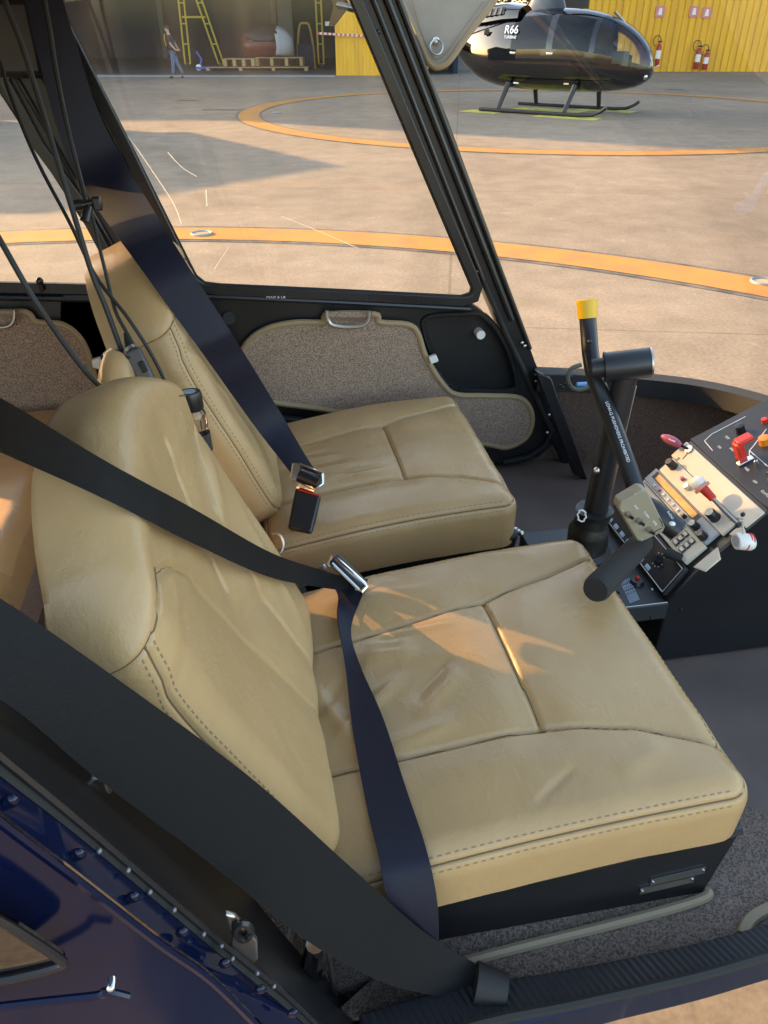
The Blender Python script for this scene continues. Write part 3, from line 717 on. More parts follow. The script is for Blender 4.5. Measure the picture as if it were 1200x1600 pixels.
# near carpet strip with pale binding, runs beside the seat base and round its front corner
cpts = [at(560,1545,z=.80), at(700,1500,z=.80), at(1105,1398,z=.80), at(1160,1285,z=.80), at(1200,1300,z=.80), at(1200,1470,z=.80), at(900,1560,z=.80), at(620,1640,z=.80)]
MB().prism([(.0,.40,.80), (.12,.47,.80), (.50,.49,.80), (.60,.60,.80), (.66,.55,.80), (.75,.38,.80)], (0,0,.006)).build('carpet_strip', m_carpet_fl, hl)
MB().tube(spline([at(690,1513,z=.809), at(800,1483,z=.809), at(1000,1433,z=.809), at(1095,1405,z=.809), at(1107,1392,z=.809)], 6), .0065, 8).build('carpet_binding', m_bind2, hl)
MB().tube(spline([at(1225,1410,z=.809), at(1185,1428,z=.809), at(1168,1443,z=.809), at(1160,1462,z=.809)], 6), .008, 8).build('carpet_binding', m_bind2, hl)

# -- far front door
fd = MB().prism([D2(95,470), D2(190,462), D2(310,455), D2(736,474), D2(758,490), D2(836,600), D2(872,650), D2(868,690), D2(840,715), D2(790,727), D2(740,712), D2(640,690), D2(300,720), D2(90,700)], (0, .04, 0)).build('front_door', m_black, hl, angle=30)
# pocket pressed into the door's front corner
pk = spline([D2(668,495), D2(720,490), D2(758,494), D2(790,540), D2(806,592), D2(800,610), D2(760,612), D2(705,606), D2(682,570), D2(662,515)], 5, closed=True)
pkc = MB().prism([p + Vector((0,-.02,0)) for p in pk], (0, .048, 0))
bool_diff(fd, pkc)
MB().tube(pk, .007, 6, closed=True).build('pocket_rim', m_black_satin, fd)
MB().cyl(D2(752,524)+Vector((0,.03,0)), D2(752,524)+Vector((0,.002,0)), .011, n=14).build('pocket_plug', m_white, fd)
cp = spline([D2(376,560,1.692), D2(388,532,1.692), D2(418,512,1.692), D2(460,503,1.692), D2(504,502,1.692), D2(512,490,1.692), D2(585,490,1.692), D2(592,502,1.692), D2(636,506,1.692), D2(652,520,1.692), D2(664,556,1.692),
             D2(690,598,1.692), D2(712,615,1.692), D2(760,617,1.692), D2(812,621,1.692), D2(830,648,1.692), D2(822,680,1.692), D2(792,697,1.692), D2(757,692,1.692), D2(640,672,1.692), D2(530,642,1.692), D2(408,622,1.692), D2(386,592,1.692)], 5, closed=True)
MB().prism(cp, (0, -.008, 0)).build('door_carpet', m_carpet, fd, smooth=False)
MB().tube([p + Vector((0,-.006,0)) for p in cp], .0075, 8, closed=True).build('carpet_piping', m_bind, fd)
def dhandle(par, pts, y):
    MB().tube(spline([D2(u, v, y) for u, v in pts], 5), .0048, 10).build('pull_handle', m_steel, par)
dhandle(fd, [(511,485), (512,499), (520,508), (545,511), (566,508), (576,500), (578,486)], 1.655)
MB().prism([D2(512,487,1.665), D2(580,488,1.665), D2(580,496,1.69), D2(512,495,1.69)], (0,0,-.012)).build('handle_recess', m_carpet, fd)
MB().prism([D2(668,556,1.68), D2(680,552,1.68), D2(684,562,1.68), D2(672,567,1.68)], (0,-.012,0)).build('latch_stop', m_white, fd, bevel=.002)
MB().cyl(D2(358,497,1.698), D2(358,497,1.69), .014, n=18).build('plug', m_rubber, fd)
# door edge (dark seam line where the pocket meets the carpet)
MB().tube([D2(650,508,1.693), D2(668,560,1.693), D2(700,604,1.693)], .0035, 6).build('edge_strip', m_rubber, fd)
# lower rail under the carpet
MB().prism([D2(392,640,1.69), D2(560,664,1.69), D2(720,690,1.69), D2(720,706,1.69), D2(392,690,1.69)], (0,-.018,0)).build('lower_rail', m_black_satin, fd, bevel=.004)
# window surround: swept profile
def frame_sweep(name, pts, w, d, par, m, closed=False):
    """bar of width w (in x-z plane) and depth d (along y) along pts"""
    n = len(pts); mb = MB(); vs = []
    for i in range(n):
        a = pts[i-1] if (i > 0 or closed) else pts[i]; b = pts[(i+1) % n] if (i < n-1 or closed) else pts[i]
        tdir = (b-a).normalized(); nn = Vector((-tdir.z, 0, tdir.x)).normalized()
        for s, yy in ((-1,0),(1,0),(1,1),(-1,1)): vs.append(pts[i] + nn*w/2*s + Vector((0, -d*yy, 0)))
    fs = []
    for i in range(n if closed else n-1):
        j = (i+1) % n
        for k in range(4): fs.append((i*4+k, i*4+(k+1) % 4, j*4+(k+1) % 4, j*4+k))
    mb.add(vs, fs)
    if not closed: mb.add(vs[:4], [(0,1,2,3)]); mb.add(vs[-4:], [(3,2,1,0)])
    return mb.build(name, m, par, bevel=.003, angle=40)
wl = [D2(-10,-160), D2(78,-3), D2(190,215), D2(290,418), D2(300,436), D2(316,448), D2(340,451), D2(520,459), D2(722,469), D2(740,463), D2(744,448), D2(736,428), D2(650,225), D2(556,0), D2(470,-190), D2(230,-230)]
frame_sweep('window_frame', [p + Vector((0,.0,0)) for p in wl], .024, .016, fd, m_black_satin, True)
frame_sweep('window_seal', [p + Vector((0,-.004,0)) for p in [D2(-2,-160), D2(86,-3), D2(198,215), D2(296,411), D2(306,430), D2(320,441), D2(344,444), D2(520,452), D2(718,462), D2(733,457), D2(736,447), D2(728,428), D2(642,225), D2(548,0), D2(464,-180), D2(235,-222)]], .008, .006, fd, m_rubber, True)
gp = [p + Vector((0, .022, 0)) for p in wl]
MB().prism(gp, (0, .004, 0)).build('window_pane', m_glass, fd, smooth=False)
m_scr = bpy.data.materials.new('acrylic_scratch_glare'); m_scr.use_nodes = True
_n = m_scr.node_tree; _n.nodes.remove(_n.nodes['Principled BSDF']); _t = _n.nodes.new('ShaderNodeBsdfTranslucent'); _t.inputs[0].default_value = (.9,.88,.84,1)
_x = _n.nodes.new('ShaderNodeBsdfTransparent'); _m = _n.nodes.new('ShaderNodeMixShader'); _m.inputs[0].default_value = .55
_n.links.new(_x.outputs[0], _m.inputs[1]); _n.links.new(_t.outputs[0], _m.inputs[2]); _n.links.new(_m.outputs[0], _n.nodes['Material Output'].inputs['Surface'])
for pts_, w_ in (([(130,128), (160,165), (205,220), (248,282), (272,320), (284,352)], .0011), ([(262,238), (285,262), (308,276)], .0008), ([(440,338), (500,362), (560,388)], .0007), ([(322,296), (323,322)], .0012), ([(335,420), (358,385)], .0006)):
    MB().tube(spline([D2(u, v, YD+.0205) for u, v in pts_], 6), w_, 5).build('scratch_glare', m_scr, fd)  # pale scratches that also hint at glare on the window
# two ridges along the sill under the window
MB().tube([D2(100,464,1.688), D2(316,463,1.688), D2(520,472,1.688), D2(735,483,1.688)], .006, 8).build('sill_ridge', m_black_satin, fd)
text('MAX 6 LB', .010, m_print, fd, 'placard_text', D2(416,466,1.681), Vector((1,0,-.05)), (0,-.55,.8))

# -- A post between door window and windscreen
ap = [D2(545,-60), D2(600,-60), D2(625,0), D2(700,190), D2(770,380), D2(835,565), D2(860,620), D2(912,752), D2(888,742), D2(848,655), D2(790,535), D2(752,445), D2(660,225), D2(566,0)]
MB().prism([p + Vector((0,-.005,0)) for p in ap], (0, .05, 0)).build('front_post', m_black, hl, angle=30)
for (a, b, rr, yy) in (((568,-40),(756,440),.0055,1.692), ((590,-40),(800,500),.0075,1.690), ((608,-40),(828,545),.006,1.692)):
    MB().tube([D2(*a, yy), D2((a[0]*.5+b[0]*.5), (a[1]*.5+b[1]*.5), yy), D2(*b, yy)], rr, 8).build('post_ridge', m_black_satin, hl)
MB().tube([D2(756,440,1.692), D2(790,520,1.692), D2(826,595,1.692), D2(850,650,1.692), D2(862,672,1.692), D2(852,696,1.692), D2(826,714,1.692), D2(786,722,1.692)], .007, 8).build('door_gap_seal', m_rubber, hl)
for (u, v) in ((591,50),(597,93),(606,117),(816,536),(820,541),(858,648),(855,676),(838,596),(700,330),(745,425)):
    MB().ball(D2(u, v, 1.687), .0045, 8, 6, (1,.5,1)).build('rivet', m_steel if v > 530 else m_black_satin, hl)
# -- B post between rear window and front window, leaning back
bp_ = [D2(-120,-160), D2(-28,-160), D2(66,-3), D2(180,220), D2(286,425), D2(300,470), D2(92,470), D2(178,400), D2(128,312), D2(66,227), D2(-4,100)]
bp_ = [D2(-130,-160), D2(-28,-160), D2(66,-3), D2(180,220), D2(286,425), D2(304,480), D2(330,700), D2(180,700), D2(190,470), D2(172,394), D2(128,312), D2(66,227), D2(-4,100)]
MB().prism([p + Vector((0,-.003,0)) for p in bp_], (0, .05, 0)).build('door_post', m_black, hl, angle=30)
for (a, b, rr, yy) in (((40,30),(268,430),.009,1.690), ((8,92),(178,388),.004,1.690), ((-6,130),(168,400),.005,1.692), ((70,60),(240,380),.004,1.69), ((20,40),(250,430),.006,1.688)):
    MB().tube([D2(*a, yy), D2((a[0]+b[0])/2, (a[1]+b[1])/2, yy), D2(*b, yy)], rr, 8).build('post_ridge', m_black_satin, hl)
# belt guide box high on the post
MB().box(D2(18,60,1.64), (.10,.05,.12)).build('belt_guide', m_black, hl, bevel=.012)
# -- far rear door
RY = 1.70
rd = MB().prism([D2(-420,455), D2(0,452), D2(165,462), D2(226,500), D2(226,760), D2(-420,760)], (0,.04,0)).build('rear_door', m_black, hl)
rc = spline([D2(-300,487,1.692), D2(-4,487,1.692), D2(42,487,1.692), D2(58,502,1.692), D2(98,506,1.692), D2(126,528,1.692), D2(142,565,1.692), D2(150,605,1.692), D2(150,700,1.692), D2(-300,720,1.692)], 5, closed=True)
MB().prism(rc, (0,-.008,0)).build('door_carpet', m_carpet, rd, smooth=False)
MB().tube([p + Vector((0,-.006,0)) for p in rc], .0075, 8, closed=True).build('carpet_piping', m_bind, rd)
dhandle(rd, [(-45,482), (-43,500), (-30,509), (0,511), (15,508), (22,499), (23,484)], 1.655)
rw = [Vector((-1.06,YD,1.50)), Vector((-.76,YD,1.61)), Vector((-.52,YD,1.70)), Vector((-.435,YD,1.72)), D2(-8,96), D2(62,227), D2(124,312), D2(166,393), D2(176,425), D2(166,444), D2(140,450), D2(0,447), D2(-420,440), D2(-470,425)]
frame_sweep('window_frame', rw, .022, .014, rd, m_black_satin, True)
MB().prism([p + Vector((0,.022,0)) for p in rw], (0,.004,0)).build('window_pane', m_glass, rd, smooth=False)
MB().tube([D2(-300,462,1.688), D2(0,465,1.688), D2(160,468,1.688)], .007, 8).build('sill_ridge', m_black_satin, rd)
MB().prism([Vector((-1.25,YD,1.42)), Vector((-1.06,YD,1.505)), Vector((-.76,YD,1.615)), Vector((-.52,YD,1.705)), Vector((-.43,YD,1.74)), Vector((-.42,YD,1.90)), Vector((-1.25,YD,1.90))], (0,.04,0)).build('upper_skin', m_black, rd)  # unseen skin above the window, lower edge shaped to end the sun streak
kn = D2(64,448,1.675)
MB().tube([kn + Vector((0,0,-.012)), kn + Vector((0,0,.010))], .004, 8).build('lock_button', m_black_satin, rd)
MB().ball(kn + Vector((0,0,.012)), .008, 10, 8).build('lock_button', m_black_satin, rd)
MB().prism([D2(144,560,1.685), D2(156,556,1.685), D2(162,566,1.685), D2(156,574,1.685), D2(146,571,1.685)], (0,-.014,0)).build('latch_stop', m_white, rd, bevel=.002)
# -- nose: windscreen rail, carpet wall, bubble
rail = [at(835,573,y=1.70), at(930,577,y=1.685), at(1040,586,y=1.64), at(1120,598,y=1.575), at(1200,618,y=1.47), at(1270,645,y=1.36), at(1330,700,y=1.18), Vector((1.78,1.0,.97)), Vector((1.70,.75,.97)), Vector((1.45,.50,.97)), Vector((1.05,.36,.98)), Vector((.80,.335,.98))]
railc = spline(rail, 6)
mb = MB(); vs = []; nn = len(railc)
for p in railc:
    ctr = Vector((.6, 1.03, p.z)); inw = (ctr-p); inw.z = 0; inw.normalize()
    vs += [p, p + inw*.045 + Vector((0,0,.0)), p + inw*.05 + Vector((0,0,-.045)), p + Vector((0,0,-.06))]
fs = []
for i in range(nn-1):
    for k in range(4): fs.append((i*4+k, i*4+(k+1) % 4, (i+1)*4+(k+1) % 4, (i+1)*4+k))
MB().add(vs, fs).build('windscreen_rail', m_rubber, hl, angle=40)
mb = MB(); vs = []; fs = []
railn = [Vector((.46,1.737,1.04)), Vector((.58,1.737,1.035))] + [p + Vector((0, .037*max(0, min(1, (1.0-p.x)/.2)), 0)) if p.y > 1.4 else p for p in railc]
for i, p in enumerate(railn):
    ctr = Vector((min(.7, p.x+.02), 1.03, p.z)); inw = (ctr-p); inw.z = 0; inw.normalize()
    for k in range(5):
        f_ = k/4; vs.append(Vector((p.x, p.y, p.z-.05 - (p.z-.05-.735)*f_)) + inw*(.002 + .05*f_**2*min(1, max(0, (p.x-.80)/.3))) + Vector((0, -.0, 0)))
nk = sum(1 for p in railn if p.y > .8)
for i in range(nk-1):
    for k in range(4): fs.append((i*5+k, (i+1)*5+k, (i+1)*5+k+1, i*5+k+1))
MB().add(vs, fs).build('nose_carpet', m_carpet_dk, hl)
MB().prism([at(838,580,y=1.625), at(862,592,y=1.625), at(918,750,y=1.60), at(897,742,y=1.60)], (0,.02,0)).build('post_foot', m_black, hl, bevel=.003)
for q_ in ((858,648),(855,676)): MB().ball(at(*q_, y=1.618), .004, 8, 6).build('rivet', m_steel, hl)
# windscreen bubble
mb = MB(); vs = []; fs = []; K = 9
top = spline([at(612,-60,y=1.69), Vector((.42,1.45,1.95)), Vector((.55,1.05,1.985)), Vector((.42,.62,1.95)), Vector((.24,.42,1.86))], 12)
bot = [railc[int(round(i*(nn-1)/(len(top)-1)))] for i in range(len(top))]
for a, b in zip(top, bot):
    for k in range(K):
        f_ = k/(K-1); p = a.lerp(b, f_); o_ = Vector((p.x-.3, (p.y-1.05)*.6, .5)); o_.normalize()
        vs.append(p + o_*.13*math.sin(math.pi*f_)*min(1, abs(p.x-.2)*1.6))
for i in range(len(top)-1):
    for k in range(K-1): fs.append((i*K+k, (i+1)*K+k, (i+1)*K+k+1, i*K+k+1))
MB().add(vs, fs).build('windscreen', glass_mat('windscreen_acrylic', (.98,.98,.98), .006), hl)
# -- outer skin below the doors and belly
def side(y, zs, x0, x1):
    pass
secy = [(.372,.805),(.385,.77),(.405,.73),(.445,.67),(.51,.615),(.62,.575),(.80,.555),(1.05,.55)]
secy += [(2.19-a, b) for a, b in secy[-2::-1]]
xs_ = [-1.6,-1.2,-.8,-.4,-.012,.3,.7,1.1,1.4,1.65,1.82]
sc_ = [.86,.95,1,1,1,1,.99,.93,.80,.60,.3]
vs = []; fs = []
for x, s_ in zip(xs_, sc_):
    for (y, z) in secy: vs.append((x, 1.05+(y-1.05)*s_, .93+(z-.93)*(s_ if s_ < .9 else 1)))
nn2 = len(secy)
for i in range(len(xs_)-1):
    for k in range(nn2-1): fs.append((i*nn2+k, i*nn2+k+1, (i+1)*nn2+k+1, (i+1)*nn2+k))
MB().add(vs, fs).build('belly_skin', m_blue, hl)
# -- near door sill
def band(pa, pb, th, name, m, n=10, par=hl, **k):
    """slab between two pixel-free 3D edge lines"""
    A = spline(pa, n); B = spline(pb, n); mb = MB(); vs = []
    L_ = len(A)
    for a, b in zip(A, B): vs += [a, b, b + Vector(th), a + Vector(th)]
    fs = []
    for i in range(L_-1):
        for q in range(4): fs.append((i*4+q, i*4+(q+1) % 4, (i+1)*4+(q+1) % 4, (i+1)*4+q))
    fs += [(0,1,2,3), ((L_-1)*4+3, (L_-1)*4+2, (L_-1)*4+1, (L_-1)*4)]
    return mb.add(vs, fs).build(name, m, par, **k)
m_carbon = mat('ribbed_sill', (.016,.018,.023), .5)
wave_bump(m_carbon, 55, .9, .002, 'DIAGONAL', rot=(0,0,rad(20)))
sillA = [at(560,1585,z=.835), at(700,1545,z=.835), at(900,1512,z=.835), at(1080,1475,z=.835), at(1200,1443,z=.835), at(1400,1385,z=.84)]
sillB = [at(585,1640,z=.845), at(760,1590,z=.845), at(900,1562,z=.845), at(1080,1521,z=.845), at(1200,1487,z=.845), at(1400,1428,z=.85)]
def further(L_): L_.append(L_[-1] + Vector((.34, .05, .0))); L_.append(L_[-1] + Vector((.30, .13, .0)))
further(sillA); further(sillB)
band(sillA, sillB, (0,0,-.06), 'door_sill', m_carbon, bevel=.002)
MB().tube(spline([p + Vector((0,-.004,.001)) for p in sillB], 6), .006, 8).build('sill_seal', m_rubber, hl)
sillD = [at(600,1680,z=.835), at(780,1612,z=.838), at(905,1580,z=.84), at(1080,1533,z=.842), at(1200,1497,z=.842), at(1400,1437,z=.845)]
further(sillD)
band([p + Vector((0,-.008,-.004)) for p in sillB], sillD, (0,0,-.05), 'sill_skin', m_blue)
MB().tube([(at(742,1535,z=.845)), at(790,1548,z=.84)], [.022,.018], 12).build('belt_roller', m_rubber, hl)
# -- near door post (leans up and back), black channel with blue skin outside
def PN(u, v, y): return at(u, v, y=y)
chA = [PN(-120,1010,.40), PN(0,1118,.40), PN(150,1235,.40), PN(350,1415,.40), PN(470,1525,.40), PN(560,1600,.40)]
chB = [PN(-120,1085,.345), PN(0,1185,.345), PN(130,1292,.345), PN(330,1462,.345), PN(450,1560,.345), PN(540,1650,.345)]
band(chA, chB, (.0,.0,-.035), 'door_post', m_black, bevel=.003)
chC = [PN(-120,1112,.335), PN(0,1212,.335), PN(130,1313,.335), PN(330,1480,.335), PN(450,1578,.335), PN(530,1650,.335)]
band([p + Vector((0,-.001,.002)) for p in chB], chC, (.0,.005,-.02), 'door_seal', m_rubber)
MB().tube(spline([p + Vector((0,-.001,.003)) for p in chB], 6), .0035, 6).build('seal_lip', m_black_satin, hl)
# black sheet standing in for the deep dark gap behind the post
band([PN(-140,900,.47), PN(0,1010,.47), PN(200,1200,.47), PN(350,1350,.47), PN(470,1490,.46), PN(560,1570,.44)], [p + Vector((.0,.0,-.01)) for p in chA], (-.02,.01,-.02), 'post_gap_sheet', m_black)
chE = [PN(-120,1165,.315), PN(0,1268,.315), PN(130,1368,.315), PN(250,1462,.315), PN(330,1520,.315), PN(410,1600,.315)]
band([p + Vector((0,-.002,.001)) for p in chC], chE, (0,.01,-.012), 'post_skin', m_blue)
m_skin_out = m_blue
oc = [p + Vector((0,-.004,-.003)) for p in chE]
low = [PN(-120,1900,.27), PN(0,1900,.27), PN(60,1900,.27), PN(140,1900,.27), PN(230,1900,.27), PN(330,1900,.27)]
# rear door skin, bulging a little, with its window opening
A = spline(oc, 6); B = spline(low, 6); vs = []; fs = []; KK = 14
for a, b in zip(A, B):
    for k in range(KK):
        f_ = k/(KK-1); p = a.lerp(b, f_); vs.append(p + Vector((0, -.028*math.sin(math.pi*min(1, f_*1.3)*.5), 0)))
for i in range(len(A)-1):
    for k in range(KK-1): fs.append((i*KK+k, (i+1)*KK+k, (i+1)*KK+k+1, i*KK+k+1))
rdn = MB().add(vs, fs).build('rear_door', m_blue, hl)
rdn['label'] = 'dark blue rear door with a raised crease and window corner'
MB().tube(spline([p + Vector((0,-.006,.0)) for p in chE], 6), .003, 6).build('crease', m_blue, rdn)
for (u, v) in ((17,1252), (122,1335), (208,1402), (285,1457), (352,1505), (407,1546), (458,1583)):
    MB().ball(PN(u, v, .322), .0055, 10, 6, (1,.6,1)).build('rivet', m_blue, hl)
mat_rivet = mat('dull_rivet', (.22,.22,.23), .5, .8)
for (u, v) in ((155,1330), (200,1360), (234,1394), (272,1422), (318,1460), (346,1478), (363,1498), (402,1521), (428,1541)):
    MB().ball(PN(u, v, .335), .0022, 8, 6).build('rivet', mat_rivet, hl)
# window corner of the rear door
wp = spline([PN(-60,1390,.285), PN(0,1416,.285), PN(60,1453,.285), PN(96,1478,.285), PN(103,1486,.285), PN(92,1492,.285), PN(50,1503,.285), PN(0,1513,.285), PN(-60,1520,.285)], 4, closed=True)
MB().prism([p + Vector((0,-.006,0)) for p in wp], (0,.004,0)).build('window_pane', glass_mat('rear_acrylic', (.30,.30,.27), .09), rdn, smooth=False)
MB().tube([p + Vector((0,-.008,0)) for p in wp], .003, 8, closed=True).build('window_trim', m_black_satin, rdn)
MB().tube(spline([PN(-40,1578,.272), PN(60,1566,.272), PN(150,1556,.272), PN(165,1550,.272), PN(200,1558,.272)], 5), .003, 8).build('body_crease', m_blue, rdn)
MB().prism([PN(164,1548,.264), PN(178,1545,.264), PN(181,1551,.264), PN(167,1554,.264)], (0,.01,0)).build('glint_chip', m_chrome, rdn, bevel=.002)  # bright chip standing in for a small white glint on the paint
# latch striker plate on the post
sp = [PN(352,1420,.352), PN(368,1424,.352), PN(402,1462,.352), PN(403,1490,.352), PN(392,1505,.352), PN(360,1480,.352), PN(362,1455,.352)]
stk = MB().prism(sp, (0,-.006,.002)); st_o = stk.build('striker_plate', m_steel, hl, bevel=.0015)
q = PN(380,1455,.343)
MB().tube([q + Vector((.006*math.cos(a), 0, .012*math.sin(a))) for a in [k*.5 for k in range(13)]], .0035, 6).build('striker_slot', m_black, st_o)
MB().tube([PN(492,1476,.43), PN(488,1500,.43), PN(496,1525,.43)], [.010,.013,.006], 10).build('striker_pin', m_chrome, hl)
MB().tube([PN(510,1475,.43), PN(524,1560,.43)], .004, 8).build('striker_pin', m_steel, hl)
MB().box(PN(150,1228,.42), (.02,.01,.03)).build('hinge_tab', m_steel, hl, bevel=.002)

# ================================================================== SEATS
def seg_dist(px, py, poly):
    d = np.full(px.shape, 1e9)
    for (a, b), (c, e) in zip(poly[:-1], poly[1:]):
        vx, vy = c-a, e-b; L2 = vx*vx+vy*vy+1e-12
        t = np.clip(((px-a)*vx + (py-b)*vy)/L2, 0, 1)
        d = np.minimum(d, np.hypot(px-(a+t*vx), py-(b+t*vy)))
    return d
def pad(name, m, parent, frame, W, L, r, h, seams, folds, nW, nL, dip=None, edge_groove=True, round_c=None, label=None, crown=.012, puff=.006, edge_top=1.0):
    """padded block: top W x L in (p, q), edges rounded by r, side walls h; frame(p, q, height) -> world"""
    def axis(Lh, n):
        inner = Lh/2 - r; tot = math.pi*r/2 + h
        nr = 44; nh = 7
        a = list(np.linspace(-inner, inner, n)); e = list(inner + np.linspace(0, math.pi*r/2, nr)[1:]) + list(inner + math.pi*r/2 + np.linspace(0, h, nh)[1:])
        return np.array([-x for x in e[::-1]] + a + e)
    gx, gy = axis(W, nW), axis(L, nL)
    X, Y = np.meshgrid(gx, gy, indexing='ij')
    ix, iy = W/2-r, L/2-r
    cx, cy = np.clip(X, -ix, ix), np.clip(Y, -iy, iy)
    dx, dy = X-cx, Y-cy; d = np.maximum(abs(dx), abs(dy)); nrm = np.hypot(dx, dy)+1e-9
    ux, uy = dx/nrm, dy/nrm
    ang = np.minimum(d/r, math.pi/2); off = r*np.sin(ang); drop = r*(1-np.cos(ang)) + np.maximum(0, d-math.pi*r/2)
    P = cx + off*ux; Q = cy + off*uy
    fl = np.cos(ang)                                     # 1 on top, 0 on the sides
    disp = crown*(1-(P/(W/2))**2)*(1-(Q/(L/2))**2)*fl
    for sm in seams:
        dd = seg_dist(P, Q, sm)
        disp += (-.0065*np.exp(-(dd/.0034)**2) + puff*(1-np.exp(-(dd/.03)**2)) - puff)*np.clip(fl*1.5, 0, 1)
    if edge_groove:
        dg = np.abs(d - .60*math.pi*r/2); lim = (Q < (edge_top-.5)*L) if edge_top < 1 else True; disp += -.0036*np.exp(-(dg/.0024)**2)*lim
        if edge_top < 1: disp += -.0034*np.exp(-((Q-(edge_top-.5)*L)/.003)**2)*(fl < .75)*(np.abs(dy) < 1e-6)
    for (a, b, c, e, w, amp) in folds:
        vx, vy = c-a, e-b; LL = math.hypot(vx, vy); t = ((P-a)*vx+(Q-b)*vy)/LL**2
        s = ((P-a)*-vy + (Q-b)*vx)/LL
        disp += amp*np.exp(-(s/w)**2)*np.exp(-((t-.5)/.42)**4)*np.clip(fl*1.3, 0, 1)
    if dip:
        for (a, b, sx, sy, amp) in dip: disp -= amp*np.exp(-((P-a)/sx)**2-((Q-b)/sy)**2)*fl
    verts = []
    ni, nj = X.shape
    for i in range(ni):
        for j in range(nj):
            nz = noise.noise(Vector((P[i,j]*9, Q[i,j]*9, drop[i,j]*9+parent.location.y*5)))*.0022 + noise.noise(Vector((P[i,j]*28, Q[i,j]*28, drop[i,j]*28)))*.0007
            o = disp[i,j] + nz
            verts.append(frame(P[i,j] + o*ux[i,j]*(1-fl[i,j]), Q[i,j] + o*uy[i,j]*(1-fl[i,j]), -drop[i,j] + o*fl[i,j]))
    fs = [(i*nj+j, (i+1)*nj+j, (i+1)*nj+j+1, i*nj+j+1) for i in range(ni-1) for j in range(nj-1)]
    ringi = [j for j in range(nj)] + [i*nj+nj-1 for i in range(1, ni)] + [(ni-1)*nj+j for j in range(nj-2, -1, -1)] + [i*nj for i in range(ni-2, 0, -1)]
    fs.append(tuple(ringi))
    mb = MB(); mb.v = [Vector(v) for v in verts]; mb.f = fs
    o = mb.build(name, m, parent, angle=70)
    if label: o['label'] = label
    # stitches on both sides of the edge seam
    if edge_groove:
        VG = np.array(verts).reshape(ni, nj, 3)
        def un(x, y):
            i = min(max(int(np.searchsorted(gx, x))-1, 0), ni-2); j = min(max(int(np.searchsorted(gy, y))-1, 0), nj-2)
            a = (x-gx[i])/(gx[i+1]-gx[i]); b = (y-gy[j])/(gy[j+1]-gy[j])
            return Vector(VG[i,j]*(1-a)*(1-b) + VG[i+1,j]*a*(1-b) + VG[i,j+1]*(1-a)*b + VG[i+1,j+1]*a*b)
        sm = MB(); de = .60*math.pi*r/2; top_q = (edge_top-.5)*L if edge_top < 1 else 9
        for dd in (de-.0085, de+.0085):
            for sx in (-1, 1):
                n_ = int(2*iy/.0095)
                for k in range(n_):
                    q = -iy+2*iy*(k+.5)/n_
                    if q < top_q: sm.tube([un(sx*(ix+dd), q-.0024), un(sx*(ix+dd), q+.0024)], .0009, 4)
                if edge_top == 1:
                    n_ = int(2*ix/.0095)
                    for k in range(n_):
                        p = -ix+2*ix*(k+.5)/n_; sm.tube([un(p-.0024, sx*(iy+dd)), un(p+.0024, sx*(iy+dd))], .0009, 4)
        for sx in (-1, 1):
            tm0 = MB()
            ys = [y for y in np.linspace(-iy-.7*de, min(iy+.7*de, top_q), 90)]
            tm0.tube([un(sx*(ix+de), y) for y in ys], .0012, 5)
            if edge_top == 1: tm0.tube([un(x, sx*(iy+de)) for x in np.linspace(-ix-.7*de, ix+.7*de, 90)], .0012, 5)
            elif top_q < iy: tm0.tube([un(sx*(ix+x), top_q) for x in np.linspace(-.02, math.pi*r/2+h*.8, 40)], .0011, 5)
            tm0.build('seam_shade_thread', m_seam, o)
        st = sm.build('stitching', m_stitch, o)
        st['kind'] = 'stuff'
    # dark thread sunk in the seams, its colour standing in for groove shade
    if seams:
        tm = MB(); flat = fl > .35; VX = np.array(verts).reshape(ni, nj, 3)
        def onv(a, b):
            dd = np.where(flat, (P-a)**2+(Q-b)**2, 9); k = np.unravel_index(np.argmin(dd), dd.shape); return Vector(VX[k])
        for s_ in seams:
            pts = []
            for (a, b), (c, e) in zip(s_[:-1], s_[1:]):
                for k in range(10): pts.append((a+(c-a)*k/10, b+(e-b)*k/10))
            pts.append(s_[-1])
            tm.tube([onv(a, b) for a, b in pts], .0010, 5)
        ob = tm.build('seam_shade_thread', m_seam, o)
    return o

